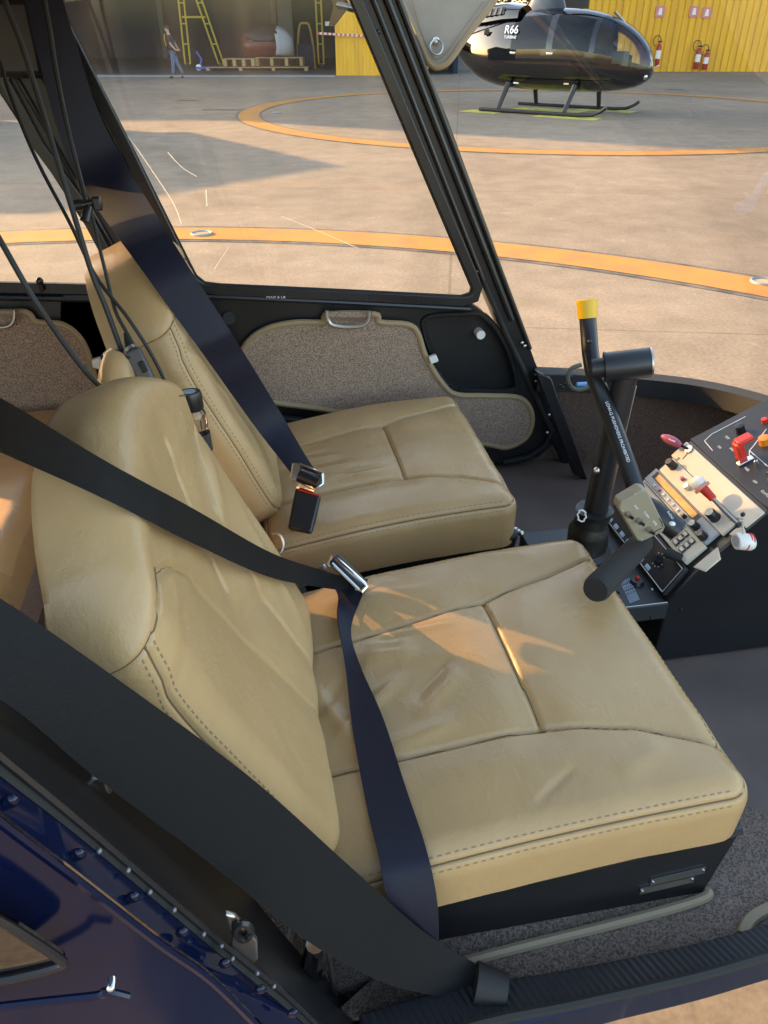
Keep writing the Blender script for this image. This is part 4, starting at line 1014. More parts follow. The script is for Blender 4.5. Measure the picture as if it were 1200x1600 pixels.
def seat(label, y0, y1, x0, x1, zr, zf, yb0, yb1, near):
    """base box + cushion + backrest; y0<y1 are right/left edges of the cushion"""
    yc = (y0+y1)/2; W = y1-y0; L = x1-x0
    t = thing('cabin_seat', label, 'seat', ((x0+x1)/2, yc, .80), 'leather front seats')
    def fr(p, q, hh):           # p across (left +), q fore
        x = (x0+x1)/2 + q; y = yc + p; f_ = (q+L/2)/L
        z = zr + (zf-zr)*f_ + .012*math.sin(math.pi*min(1, max(0, f_)))
        return (x, y, z + hh)
    sw = lambda s, tt: (W/2 - tt*W, -L/2 + s*L)      # s rear->front, tt left->right
    seams = [[sw(0.0,.30), sw(.3,.285), sw(.58,.26), sw(.8,.20), sw(.97,.13)],
             [sw(0.0,.71), sw(.3,.725), sw(.60,.735), sw(.8,.78), sw(.97,.86)],
             [sw(.585,.262), sw(.585,.5), sw(.59,.735)]]
    rng = random.Random(3 if near else 11)
    folds = []
    if near:
        for (a, b, c, e, w, am) in ((.10,.62,.30,.47,.012,.006), (.04,.55,.22,.36,.010,-.004), (.14,.70,.42,.66,.014,.005), (.20,.36,.36,.40,.018,.006), (.06,.42,.16,.70,.010,.005),
                                    (.30,.62,.46,.50,.012,.004), (.30,.56,.44,.45,.010,-.004), (.24,.30,.50,.33,.009,.003), (.50,.93,.62,.86,.005,-.003), (.70,.90,.85,.84,.014,.003), (.05,.12,.5,.16,.02,.004), (.62,.05,.8,.10,.012,.003), (.3,.02,.42,.10,.006,-.002)):
            p0, q0 = sw(a, b); p1, q1 = sw(c, e); folds.append((p0, q0, p1, q1, w, am))
    else:
        for k in range(6):
            p0, q0 = sw(.04+.02*k, .36+.055*k); p1, q1 = sw(.34+.03*k, .42+.05*k); folds.append((p0, q0, p1, q1, .007, .003*(1 if k % 2 else -1)))
        for (a, b, c, e, w, am) in ((.12,.60,.50,.66,.008,.004), (.16,.66,.55,.62,.007,-.003)):
            p0, q0 = sw(a, b); p1, q1 = sw(c, e); folds.append((p0, q0, p1, q1, w, am))
    dip = [(sw(.3,.5)[0], sw(.3,.5)[1], .13, .12, .014 if near else .007)]
    pad('cushion', m_leather, t, fr, W, L, .034, .052 if near else .07, seams, folds, 170, 170, dip, puff=.005)
    # base box, open at the top, with a lip
    bz = .80
    pts = [(x0+.03, bz), (x1-.015, bz), (x1+.005, zf-.085), (x0+.03, zr-.075)]
    MB().prism([(a, y0+.012, b) for a, b in pts], (0, W-.024, 0)).build('seat_base', m_black, t, bevel=.004)
    MB().tube([(x0+.03, y0+.010, zr-.078), (x1, y0+.010, zf-.09)], .005, 8).build('base_lip', m_black_satin, t)
    # backrest: bottom (xb, zb) leaning back
    ycb = (yb0+yb1)/2; Wb = yb1-yb0; Lb = .522 if near else .53
    ax = Vector((-.385, 0, .923)).normalized(); nm = Vector((ax.z, 0, -ax.x)); O = Vector((x0+.055, ycb, zr+.0))
    def ws(f_):
        f_ = min(1.05, max(-.05, f_))
        return (.87 + .13*min(1, (f_+.05)/.3) if near and f_ < .25 else 1.0)*1.0 - (.06 if near else .05)*max(0, f_-.74)/.26 if near else .91 + .09*math.sin(math.pi*min(1, max(0, f_+.02)/.9)**.8) - (.06 if near else .05)*max(0, f_-.74)/.26
    def fb_(p, q, hh):
        f_ = (q+Lb/2)/Lb; pn = min(1.05, abs(p)/(Wb/2))
        bow = -.016*math.sin(math.pi*min(1, max(0, f_*1.25))) + .018*max(0, f_-.76)/.24
        wing = .020*pn**2*math.exp(-((f_-.38)/.28)**2)
        if near and hh < -.05: hh = hh + (hh+.05)*5.5*max(0, min(1, 1.0-f_))
        under = -.030*max(0, -hh-.05)/.06*max(0, 1-abs(f_-.55)/.35)
        P = O + ax*(Lb*f_*(1 - (.175 if near else .17)*pn**2.2*max(0, f_)**1.5)) + nm*(hh + bow + wing) + Vector((0, p*ws(f_), 0))
        return tuple(P)
    sb = lambda s, tt: (-Wb/2 + tt*Wb, -Lb/2 + s*Lb)   # s bottom->top, tt right->left
    bseams = [[sb(.893,.07), sb(.87,.14), sb(.80,.23), sb(.70,.31), sb(.52,.38), sb(.29,.43), sb(.03,.46)],
              [sb(.80,.93), sb(.72,.82), sb(.60,.72), sb(.36,.66), sb(.02,.64)], [sb(.84,.62), sb(.66,.56), sb(.50,.50)]] if near else [[sb(.893,.06), sb(.885,.25), sb(.885,.75), sb(.893,.94)]]
    bf = [(*sb(.5,.5), *sb(.25,.9), .02, .005), (*sb(.72,.9), *sb(.5,.66), .016, .005), (*sb(.80,.1), *sb(.66,.55), .03, .006), (*sb(.1,.75), *sb(.5,.85), .014, .004), (*sb(.44,.40), *sb(.30,.72), .012, -.003)] if near else [(*sb(.75,.3), *sb(.3,.2), .02, .004), (*sb(.70,.9), *sb(.2,.8), .02, .004)]
    pad('backrest', m_leather, t, fb_, Wb, Lb, .050, (.040 if near else .085), bseams, bf, 130, 150, [(0, .02, .13, .16, .012)], puff=.004, edge_top=.893)
    MB().tube([(x0-.01, y0+.04, zr-.06), (x0-.03, y0+.035, zr-.16)], .007, 8).build('recline_bracket', m_steel, t)
    return t
nseat = seat('beige leather pilot seat nearest the open doorway, sun streak across its cushion', .455, .985, .0, .52, .965, 1.025, .452, .955, True)
pl_o = Vector((.40,.4655,.842))
for (u0, v0, w_, lab) in ((1023, 1381, .085, None), (1006, 1395, .085, None)):
    c = at(u0+36, v0-12, y=.4655)
    MB().box(c, (.072, .0015, .013), (1,0,.10), (0,1,0)).build('data_plate', m_steel, nseat)
    MB().ball(c + Vector((-.033,-.001,-.003)), .002, 6, 4).build('plate_screw', m_chrome, nseat)
    MB().ball(c + Vector((.033,-.001,.004)), .002, 6, 4).build('plate_screw', m_chrome, nseat)
fseat = seat('beige leather copilot seat on the far side, beside the closed far door', 1.105, 1.605, -.02, .455, .965, 1.02, 1.185, 1.62, False)

# rear bench, a piece of it shows at the left edge
rb = thing('rear_bench', 'beige leather rear bench seat seen at the left edge behind the pilot seat', 'seat', (-.85, 1.05, .8))
def frb(p, q, hh): return (-.68+q, 1.05+p, 1.02+.05*q+hh)
pad('cushion', m_leather, rb, frb, 1.22, .50, .035, .06, [[(0,-.25),(0,.25)]], [], 120, 60, None, edge_groove=False)
def frc(p, q, hh):
    P = Vector((-1.08,1.05+p,1.30)) + Vector((-.2,0,.98))*q + Vector((.98,0,.2))*hh; return tuple(P)
pad('backrest', m_leather, rb, frc, 1.22, .55, .045, .05, [[(0,-.27),(0,.27)]], [], 120, 60, None, edge_groove=False)
MB().bx((-1.0,.46,.80), (-.46,1.66,.955)).build('seat_base', m_carpet, rb)

# tunnel between the front seats
tn = thing('centre_tunnel', 'black metal tunnel with collective slot between the two front seats', 'tunnel', (.2, 1.045, .8))
MB().bx((-.1,.99,.80), (.50,1.10,.865)).build('cover', m_black, tn, bevel=.006)
MB().bx((-.14,.985,.80), (-.02,1.105,.95)).build('buckle_box', m_black, tn, bevel=.01)
MB().tube(spline([at(478,960,z=.90), at(470,935,z=.94), at(455,915,z=.98)], 6), .016, 10).build('collective_grip', m_foam, tn)
for k in range(5):
    c = at(795+k*5, 822+k*3, z=.93)
    MB().ball(c, .006, 6, 5).build('fastener', m_steel, tn)

# ================================================================== SEAT BELTS
from mathutils.bvhtree import BVHTree
def bvh_of(root):
    out = []
    for o in bpy.data.objects:
        if o.parent is not None and o.parent.name == root.name and o.type == 'MESH':
            org = ORG[o.name]; out.append(BVHTree.FromPolygons([v.co + org for v in o.data.vertices], [tuple(p.vertices) for p in o.data.polygons]))
    return out
def drape(pts, sides, trees, lift=.004):
    """keep the webbing on top of the leather it lies on"""
    P2 = []
    for p, s_ in zip(pts, sides):
        best = 0
        for k in (-1, -.5, 0, .5, 1):
            q = p + s_*k; d = (q - Vector(cC)); L_ = d.length; d.normalize()
            for tr in trees:
                hit = tr.ray_cast(Vector(cC), d, 4.0)
                if hit[0] is not None: best = max(best, L_ - (hit[3]-lift))
        P2.append((p, best))
    bs = [b for _, b in P2]
    bs = [max(bs[max(0, i-2):i+3]) for i in range(len(bs))]
    for _ in range(6): bs = [max(bs[i], (bs[max(0, i-2)]+bs[max(0, i-1)]+bs[i]+bs[min(len(bs)-1, i+1)]+bs[min(len(bs)-1, i+2)])/5) for i in range(len(bs))]
    out = []; so = []
    for (p, _), b, s_ in zip(P2, bs, sides):
        d = (p-Vector(cC)); L_ = d.length; out.append(Vector(cC) + d*(1-b/L_)); so.append(s_*(1-b/L_))
    return out, so
def belt(name, label, pts, sides, th=.0016, m=m_web, group='seat belts', over=None):
    t = thing(name, label, 'seat belt', pts[0], group)
    P = spline(pts, 10); Sd = spline(sides, 10)
    if over: P, Sd = drape(P, Sd, over)
    MB().ribbon(P, Sd, th).build('webbing', m, t, angle=60)
    return t
def pxside(pA, pB): return (Vector(pB)-Vector(pA))*.5
def bl(pairs, **k):
    """belt from matching edge points ((u,v),(u,v),t)"""
    pts = []; sides = []
    for a, b, ta, tb in pairs:
        A, B = at(*a, t=ta), at(*b, t=tb); pts.append((A+B)/2); sides.append((B-A)/2)
    return pts, sides
TN = bvh_of(nseat); TF = bvh_of(fseat)
p_, s_ = bl([((-140,560),(-150,640),.80,.81), ((0,622),(0,706),.86,.87), ((150,712),(148,772),.93,.94), ((300,794),(296,846),1.02,1.03), ((420,862),(416,900),1.11,1.12), ((500,890),(497,917),1.17,1.175), ((552,906),(548,924),1.20,1.205)])
b1 = belt('shoulder_belt', 'black shoulder belt crossing the pilot backrest down to the chrome tongue between the seats', p_, s_, m=m_web2, over=TN)
p_, s_ = bl([((575,905),(505,895),1.205,1.20), ((566,930),(527,928),1.19,1.20), ((548,985),(527,965),1.13,1.13), ((563,1040),(540,1045),1.06,1.06), ((598,1120),(551,1140),.99,.985), ((634,1230),(573,1260),.915,.905), ((664,1320),(592,1340),.86,.85), ((682,1400),(604,1405),.815,.81), ((686,1470),(612,1455),.835,.83), ((684,1540),(618,1520),.90,.89)])
b2 = belt('lap_belt', 'navy lap belt lying across the pilot cushion, from the chrome tongue to the sill', p_, s_, over=TN)
# tongue
tg = [at(520,868,t=1.20), at(572,915,t=1.195)]
MB().tube([at(522,872,t=1.185), at(566,916,t=1.18)], .012, 12).build('tongue_cover', m_black_satin, b2)
mb = MB(); mb.tube([at(513,884,t=1.18), at(521,869,t=1.18), at(527,874,t=1.175), at(569,912,t=1.17), at(573,916,t=1.17), at(566,924,t=1.17), at(556,921,t=1.175)], .0036, 8); mb.tube([at(519,880,t=1.172), at(561,921,t=1.168)], .003, 8)
mb.build('tongue_frame', m_chrome, b2)
MB().prism([at(490,893,t=1.20), at(507,881,t=1.20), at(511,888,t=1.20), at(494,898,t=1.20)], (0,0,-.003)).build('tongue_plate', m_chrome, b2)
p_, s_ = bl([((-180,1020),(-170,840),.46,.47), ((0,1094),(0,935),.50,.51), ((150,1215),(210,1080),.56,.57), ((330,1350),(400,1222),.64,.65), ((480,1470),(545,1352),.72,.74), ((600,1535),(655,1450),.80,.82), ((700,1560),(752,1512),.845,.855), ((750,1575),(790,1545),.855,.86)])
b3 = belt('shoulder_belt', 'wide dark shoulder belt running along the near door post into the sill roller', p_, s_, m=m_web2)
p_, s_ = bl([((40,0),(96,-8),1.25,1.25), ((86,190),(150,165),1.33,1.34), ((130,292),(200,262),1.39,1.40), ((226,428),(288,406),1.47,1.48), ((312,546),(364,524),1.53,1.55), ((392,658),(434,638),1.46,1.48), ((446,728),(480,716),1.41,1.42), ((462,750),(496,738),1.395,1.40)])
b4 = belt('shoulder_belt', 'navy belt along the far door post, across the copilot backrest to its buckle', p_, s_, over=TF)
MB().tube([at(468,742,t=1.37), at(498,755,t=1.365)], .014, 12).build('tongue_cover', m_black_satin, b4)
mb = MB(); mb.tube([at(456,748,t=1.375), at(459,725,t=1.375), at(468,726,t=1.37), at(490,735,t=1.37), at(504,741,t=1.36), at(505,756,t=1.36), at(493,764,t=1.36), at(472,752,t=1.365), at(456,748,t=1.375)], .0035, 8)
mb.build('tongue_frame', m_chrome, b4)
MB().prism([at(455,748,t=1.37), at(458,725,t=1.37), at(466,728,t=1.365), at(464,752,t=1.365)], (0.004,0,.002)).build('tongue_plate', m_steel, b4)
MB().prism([at(465,752,t=1.375), at(492,762,t=1.37), at(490,770,t=1.37), at(463,762,t=1.375)], (0,0,-.003)).build('tongue_plate', m_chrome, b4)
bk = thing('belt_buckle', 'black plastic belt buckle with red button standing on two cables, beside the copilot cushion', 'buckle', at(450,870,t=1.34))
A_, B_, C_, D_ = at(461,763,t=1.37), at(501,775,t=1.365), at(487,836,t=1.355), at(449,826,t=1.36)
mb = MB(); back = (cD*.022); fv = Vector(cD)*.024
mb.prism([A_, B_, C_, D_], fv); mb.build('housing', m_black_satin, bk, bevel=.005, seg=3)
MB().prism([A_.lerp(B_,.12)+Vector((0,0,.0015)), A_.lerp(B_,.94)+Vector((0,0,.0015)), A_.lerp(B_,.94)+Vector((0,0,.0015))+fv*.7, A_.lerp(B_,.12)+Vector((0,0,.0015))+fv*.7], (0,0,-.004)).build('button', m_red, bk)
for k in (0,1):
    MB().tube(spline([at(458+k*11,832+k*2,t=1.37), at(457+k*7,850,t=1.375), at(450+k*3,862,t=1.38), at(448,876,t=1.38)], 6), .0032, 8).build('cable', m_cord, bk)
MB().tube([at(450,858,t=1.378), at(447,868,t=1.38)], .008, 10).build('cable_clamp', m_black, bk)
ck = thing('cup_ring', 'pale metal ring at the inner edge of the pilot backrest beside the buckle cables', 'ring', at(430,848,t=1.33))
MB().tube([at(428+13*math.cos(a)+2, 850+17*math.sin(a), t=1.33) for a in [k*.4 for k in range(-5, 5)]], .003, 8).build('ring', m_steel, ck)

# ================================================================== BOTTLE
bo = thing('water_bottle', 'small clear water bottle with black cap standing between the two backrests', 'bottle', at(290,720,t=1.14))
btop = at(296,616,t=1.115); bdn = (Vector((btop.x+.005, btop.y-.01, btop.z-.15))-btop).normalized()
prof = [(0,.0115),(.010,.0115),(.016,.012),(.024,.016),(.032,.0195),(.050,.020),(.054,.0185),(.07,.020),(.095,.020),(.105,.019)]
MB().tube([btop + bdn*a for a, b in prof], [b for a, b in prof], 24).build('body', m_plastic, bo)
MB().tube([btop - bdn*.004, btop, btop + bdn*.022, btop + bdn*.024], [.0165,.0178,.0178,.0165], 28).build('cap', m_black_satin, bo)
MB().tube([btop + bdn*.062, btop + bdn*.092], .0206, 24, cap=False).build('label', m_panel, bo)
MB().tube([btop - bdn*.0045, btop - bdn*.0042], .010, 20).build('cap_print', mat('pale_blue_cap_print', (.25,.38,.50), .4), bo)

pf = thing('padded_post', 'small cream padded block with a black top strip between the two backrests', 'padded block', at(185,600,t=1.15))
MB().tube([at(190,552,t=1.185), at(186,562,t=1.185), at(184,580,t=1.18), at(184,608,t=1.18)], [.020,.026,.028,.032], 18).build('pad', m_leather, pf)
MB().box(at(186,556,t=1.18), (.05,.03,.012), cR, cF).build('strip', m_rubber, pf, bevel=.003)

# ================================================================== HEADSET CORDS
def cord(name, label, pts, r, group='headset cords'):
    P = spline([at(u, v, t=t) for u, v, t in pts], 8)
    t = MB().tube(P, r, 8).build(name, m_cord)
    return tag(t, label, 'cord', group)
cord('audio_cable', 'thickest cord, from the top left corner down to the grey control box', [(-10,-60,1.02), (7,0,1.03), (33,67,1.05), (57,143,1.07), (87,243,1.09), (123,360,1.12), (143,425,1.14), (165,480,1.16), (187,540,1.18), (208,596,1.20)], .0042)
cord('audio_cable', 'headset cord hanging from the top edge to the cross shaped clip', [(62,-60,1.10), (69,0,1.11), (78,50,1.12), (87,110,1.13), (103,190,1.14), (120,260,1.15), (135,318,1.155)], .0042)
cord('audio_cable', 'thin cord from the clip to the tapered plug of the grey control box', [(140,322,1.155), (147,350,1.158), (155,385,1.16), (166,430,1.165), (180,485,1.17), (198,520,1.175), (207,540,1.178)], .0028)
cord('audio_cable', 'cord curving in from the left edge, passing right of the grey control box', [(-30,40,1.15), (0,98,1.15), (13,140,1.15), (43,218,1.15), (70,275,1.15), (110,350,1.15), (150,432,1.16), (200,497,1.17), (240,560,1.19), (268,620,1.21), (280,660,1.23)], .0030)
cord('audio_cable', 'cord at the far left falling to the top of the pilot backrest', [(-60,270,1.0), (0,375,1.02), (50,462,1.05), (97,532,1.09), (135,582,1.12), (163,610,1.15)], .0042)
cl = thing('cord_clip', 'small black cross shaped clip holding the headset cords together', 'clip', at(138,320,t=1.15))
MB().tube([at(118,321,t=1.14), at(126,320,t=1.14), at(132,320,t=1.14), at(157,314,t=1.14)], [.008,.008,.006,.006], 12).build('bar', m_black_satin, cl)
MB().tube([at(140,322,t=1.135), at(136,334,t=1.135), at(133,346,t=1.135)], [.005,.007,.008], 12).build('stem', m_black_satin, cl)
MB().box(at(152,318,t=1.14), (.014,.014,.02)).build('jaw', m_black_satin, cl, bevel=.003)
cb = thing('headset_control_box', 'slim grey headset control box hanging on cords between the backrests', 'control box', at(218,570,t=1.17))
e1 = (at(236,606,t=1.19)-at(206,546,t=1.17)); 
MB().box((at(236,606,t=1.19)+at(206,546,t=1.17))/2, (e1.length, .026, .016), e1, Vector(cR)).build('case', mat('case_grey', (.06,.06,.062), .45), cb, bevel=.004)
MB().box((at(227,580,t=1.172)+at(220,566,t=1.168))/2, (.018, .010, .006), e1, Vector(cR)).build('rocker', m_rubber, cb, bevel=.002)
MB().tube([at(197,520,t=1.172), at(203,540,t=1.174), at(207,549,t=1.174)], [.004,.008,.010], 12).build('strain_relief', m_cord, cb)
MB().tube([at(202,544,t=1.170), at(205,548,t=1.170)], .0105, 14).build('collar', m_steel, cb)
MB().tube(spline([at(207,585,t=1.19), at(213,603,t=1.19), at(224,612,t=1.19), at(236,618,t=1.19), at(246,616,t=1.19), at(256,635,t=1.20)], 5), .0085, 10).build('bend_relief', m_cord, cb)
MB().tube(spline([at(238,612,t=1.185), at(262,640,t=1.20), at(272,665,t=1.22)], 5), .007, 10).build('jack_plug', m_steel, cb)

# ================================================================== CYCLIC CONTROL
cy = thing('cyclic_stick', 'black T-bar cyclic stick with yellow capped left end and switch box on its right end', 'control stick', (.57, 1.06, .80))
YP = 1.06
pb_, pt_ = at(930,800,y=YP), at(978,585,y=YP)
MB().tube([pb_, pt_], [.0215,.0195], 22).build('post', m_tube, cy)
MB().tube([pb_ + Vector((.017,-.012,.02)), pt_ + Vector((.0195,-.004,-.02))], .0016, 6).build('post_wire', m_steel, cy)
# leather boot
bt = [at(912,905,y=YP), at(915,880,y=YP), at(916,855,y=YP), at(922,820,y=YP), at(927,800,y=YP), at(928,795,y=YP)]
bm_ = MB().tube(spline(bt, 5), [.052]*5 + [.046]*5 + [.037]*5 + [.031]*5 + [.033]*5 + [.034], 26)
for i, p in enumerate(bm_.v): bm_.v[i] = p + Vector((noise.noise(p*30), noise.noise(p*30+Vector((9,0,0))), 0))*.004
bm_.build('boot', mat('boot_leather', (.012,.012,.012), .45, bump=.4, bscale=90, bdist=.003), cy)
MB().tube([at(909+7*math.cos(a)*.9+math.sin(a*7)*1.2, 806+9*math.sin(a), y=YP-.036) for a in [k*.3 for k in range(40)]], .0015, 5).build('boot_lacing', m_print, cy)
MB().ball(at(932,735,y=YP-.022), .006, 8, 6).build('clamp_knot', m_steel, cy)
# hinge tube on top
ha, hb = at(944,573,y=YP), at(1018,566,y=YP)
ha, hb = at(944,574,y=YP-.0), at(1016,566,y=YP-.02)
MB().tube([ha, ha.lerp(hb,.02), ha.lerp(hb,.97), hb], [.021,.0235,.0235,.022], 26).build('hinge_tube', m_tube, cy)
MB().tube([hb - (hb-ha)*.01, hb + (hb-ha)*.03], .0238, 26).build('hinge_cap', m_steel, cy)
MB().tube([ha + (ha-hb)*.28, ha], .016, 20).build('hinge_pin', m_tube, cy)
MB().tube([ha, ha.lerp(hb,.06)], .0245, 24).build('hinge_collar', m_black_satin, cy)
# cross bar from the yellow cap down to the switch box
cbp = [(918,494,1.159), (920,520,1.145), (923,555,1.12), (930,590,1.09), (945,630,1.06), (962,675,1.02), (982,730,.975), (1000,780,.935), (1018,800,.915)]
bar = spline([at(u, v, y=y) for u, v, y in cbp], 6)
MB().tube(bar, .0140, 18).build('cross_bar', m_tube, cy)
cap0 = at(917,468,y=1.168); cap1 = at(918,497,y=1.158)
MB().tube([cap0.lerp(cap1,-.03), cap0.lerp(cap1,.04), cap1], [.0150,.0175,.0165], 22).build('end_cap', m_yellowcap, cy)
sc0 = at(918,537,y=1.135) - Vector(cD)*.0145
MB().ball(sc0, .004, 10, 6).build('bar_screw', m_black_satin, cy)
# warning lettering along the bar
i0 = bar[int(len(bar)*.50)]; i1 = bar[int(len(bar)*.78)]; dirw = (i1-i0).normalized()
offc = -Vector(cD)*.0152
text('LOW-G PUSHOVERS PROHIBITED', .0072, m_print, cy, 'warning_text', i0 + offc + Vector((-.004,0,.0)), dirw, Vector(cR)*.9+Vector(cV)*.5, .0002)
# switch box and right hand end of the bar
SB = lambda u, v, y=.882: at(u, v, y=y)
e_dir = (at(1048,838,y=.87) - at(1000,770,y=.92)).normalized()
MB().tube([at(1008,788,y=.922), at(1020,798,y=.913), at(1058,828,y=.890)], [.0150,.0185,.0185], 22).build('bar_end', m_tube, cy)
sbp = [SB(970,785), SB(1003,765), SB(1012,767), SB(1040,824), SB(1036,832), SB(1003,847), SB(996,845), SB(967,795)]
nrmb = (sbp[3]-sbp[0]).cross(sbp[5]-sbp[0]).normalized()
if nrmb @ Vector(cD) < 0: nrmb = -nrmb
MB().prism(sbp, nrmb*.022).build('switch_box', m_khaki, cy, bevel=.0025, seg=3)
pp = [SB(988,778), SB(1008,772,.888), SB(1032,815), SB(1012,824)]
for a, b in zip(pp, pp[1:]+pp[:1]): pass
MB().tube([p - nrmb*.0004 for p in [SB(1003,768,.8885), SB(1034,816), SB(1036,824), SB(1022,831)]], .0008, 5).build('cover_edge', m_black, cy)
for k, (u, v) in enumerate(((980,802), (997,812), (1013,826))):
    c = SB(u, v) - nrmb*.001
    MB().tube([c, c-nrmb*.008], .0045, 12).build('switch_collar', m_steel, cy)
    MB().tube([c-nrmb*.006, c-nrmb*.014+Vector(cR)*.002], [.0018,.0026], 10).build('toggle', m_black_satin, cy)
for (u, v) in ((992,772),(972,798),(1002,842),(1034,824)):
    MB().ball(SB(u, v)-nrmb*.0003, .0014, 8, 5).build('box_screw', m_steel, cy)
for (u, v, s_) in ((990,790,'INT'),(1005,800,'COM'),(1019,814,'XFR')):
    text(s_, .005, m_print, cy, 'switch_label', SB(u, v)-nrmb*.0006, e_dir, Vector(cR)+Vector(cV)*.6, .0001)
text('RADIO', .0045, m_print, cy, 'switch_label', at(1035,800,y=.885)-Vector(cD)*.0186, e_dir, Vector(cR)*.9+Vector(cV)*.5, .0002)
MB().ball(at(1044,818,y=.872)-Vector(cD)*.0165, .005, 10, 6, (1,1,.6)).build('trim_button', m_print, cy)
# foam grip pointing down over the cushion
g0, g1 = at(1003,848,y=.925), at(930,922,y=.775)
MB().tube([g0, g0.lerp(g1,.1), g0.lerp(g1,.5), g0.lerp(g1,.96), g1], [.0185,.0190,.0200,.0205,.018], 24).build('grip', m_foam, cy)

# safety wire loop on the far rail, blue tag
lw = thing('wire_loop', 'braided grey cable loop with blue ferrule hanging on the windscreen rail', 'cable', at(905,590,y=1.60))
MB().tube(spline([at(908,570,y=1.60), at(893,576,y=1.60), at(887,590,y=1.60), at(893,605,y=1.60), at(906,609,y=1.60), at(922,604,y=1.60)], 6), .0055, 10).build('cable', m_wire, lw)
MB().tube([at(901,601,y=1.58), at(916,600,y=1.58)], .0055, 12).build('ferrule', mat('ferrule_blue', (.12,.32,.62), .35), lw)
MB().tube([at(835,585,y=1.64), at(875,586,y=1.62), at(895,588,y=1.61)], .003, 8).build('stay', m_black_satin, lw)
for (u, v) in ((884,600),(880,606),(876,603)):
    MB().ball(at(u, v, y=1.61), .004, 8, 6).build('clip', m_black, lw)

# ================================================================== CONSOLE
co = thing('instrument_console', 'instrument console with pale radio faces lit by the sun and black switch panel above', 'console', (.80, 1.06, .73))
YL, YR = 1.19, .93
kp = [(.60,.843), (.717,.845), (.745,.905), (.835,1.052), (1.02,1.150), (1.35,1.36), (1.5,1.36), (1.5,.735), (.66,.735)]
tl, tr_ = at(1075,690,y=YL), at(1200,800,y=YR)
kx = (tl.x+tr_.x)/2; kz = (tl.z+tr_.z)/2
bl_, br_ = at(1010,760,y=YL), at(1085,895,y=YR)
r0 = Vector((kx, 0, kz))                                   # ridge between the two panels
fdir = (Vector((br_.x, 0, br_.z)) - Vector((tr_.x, 0, tr_.z))).normalized()      # down the radio faces
flen = (br_-tr_).length
f1 = r0 + fdir*flen*1.0
f2 = f1 + Vector((at(1045,940,y=YR).x - br_.x, 0, at(1045,940,y=YR).z - br_.z))
ud = (at(1200,625,y=YL) - at(1075,690,y=YL)); ud.y = 0; ud.normalize()
u1 = r0 + ud*.55
prof = [r0, f1, f2, Vector((f2.x+.0, 0, .74)), Vector((u1.x, 0, .74)), u1]
MB().prism([Vector((p.x, YR, p.z)) for p in prof], (0, YL-YR, 0)).build('housing', m_black, co, bevel=.003)
fn = Vector((fdir.z, 0, -fdir.x)); 
if fn.x > 0: fn = -fn
un = Vector((-ud.z, 0, ud.x))
WC = YL-YR
def FP(a, b, h=.0):      # on the radio face: a 0..1 left->right (far->near), b metres down
    p = r0 + fdir*b + fn*h; return Vector((p.x, YL + (YR-YL)*a, p.z))
def UP(a, b, h=.0):      # on the switch panel: b metres up
    p = r0 + ud*b + un*h; return Vector((p.x, YL + (YR-YL)*a, p.z))
def fplate(name, a0, a1, b0, b1, h0, h1, m, bev=.0015, par=co):
    return MB().prism([FP(a0,b0,h0), FP(a1,b0,h0), FP(a1,b1,h0), FP(a0,b1,h0)], fn*(h1-h0)).build(name, m, par, bevel=bev)
F = flen
lip = fplate('trim_panel', .0, 1.0, .003, F*.27, .001, .004, m_beige_panel)
MB().tube([FP(.10,F*.06,.0045), FP(.12,F*.20,.0045)], .0008, 5).build('engraved_line', m_panel, lip)
rad1 = fplate('engine_panel', .05, .93, F*.275, F*.50, .001, .008, m_beige_panel)
rad2 = fplate('transponder', .02, .90, F*.505, F*.70, .001, .010, m_greyface)
rad3 = fplate('radio', .03, .92, F*.705, F*1.0, .001, .010, m_beige_panel)
# hardware on the faces
def knob(par, a, b, r, L_, m=m_black_satin, h=.008, tip=None):
    MB().tube([FP(a,b,h), FP(a,b,h+L_*.25), FP(a,b,h+L_*.9), FP(a,b,h+L_)], [r*1.1, r, r*.95, r*.8], 18).build('knob', m, par)
    if tip: MB().tube([FP(a,b,h+L_), FP(a,b,h+L_+.001)], r*.8, 16).build('knob_cap', tip, par)
knob(rad1, .13, F*.34, .0085, .020); knob(rad1, .78, F*.42, .0095, .022, tip=m_beige_panel)
knob(rad1, .40, F*.40, .006, .010, m_steel); knob(rad1, .30, F*.37, .004, .007, m_pink)
for a in (.08,.90):
    MB().ball(FP(a,F*.24,.0045), .004, 10, 6).build('panel_screw', m_steel, lip)
    MB().ball(FP(a*.96+.02,F*.31,.0085), .003, 10, 6).build('panel_screw', m_steel, rad1)
fplate('display', .10, .66, F*.525, F*.605, .0102, .0112, m_lcd, .0004, rad2)
fplate('display_bezel', .06, .70, F*.515, F*.618, .0098, .0104, m_panel, .0004, rad2)
for k in range(7):
    knob(rad2, .16+.07*k, F*.66, .0028, .004, (m_pink if k == 1 else m_white), .010)
knob(rad2, .74, F*.64, .0075, .016, m_black_satin, .010, m_beige_panel); knob(rad2, .60, F*.655, .004, .010, m_black_satin, .010, m_beige_panel); knob(rad2, .85, F*.655, .008, .016, m_black, .010)
fplate('screen', .08, .66, F*.735, F*.96, .0102, .0112, m_screen2, .0004, rad3)
MB().tube([FP(.06,F*.725,.0112), FP(.68,F*.725,.0112), FP(.68,F*.96,.0112)], .0009, 5).build('screen_edge', m_black, rad3)
for i in range(2):
    for j in range(3):
        c = FP(.73+.085*i, F*(.78+.07*j), .011)
        MB().box(c, (.010,.014,.004), fdir, (0,1,0)).build('key', m_panel, rad3, bevel=.001)
        MB().box(c + fn*.002, (.007,.010,.002), fdir, (0,1,0)).build('key_top', m_beige_panel, rad3, bevel=.0008)
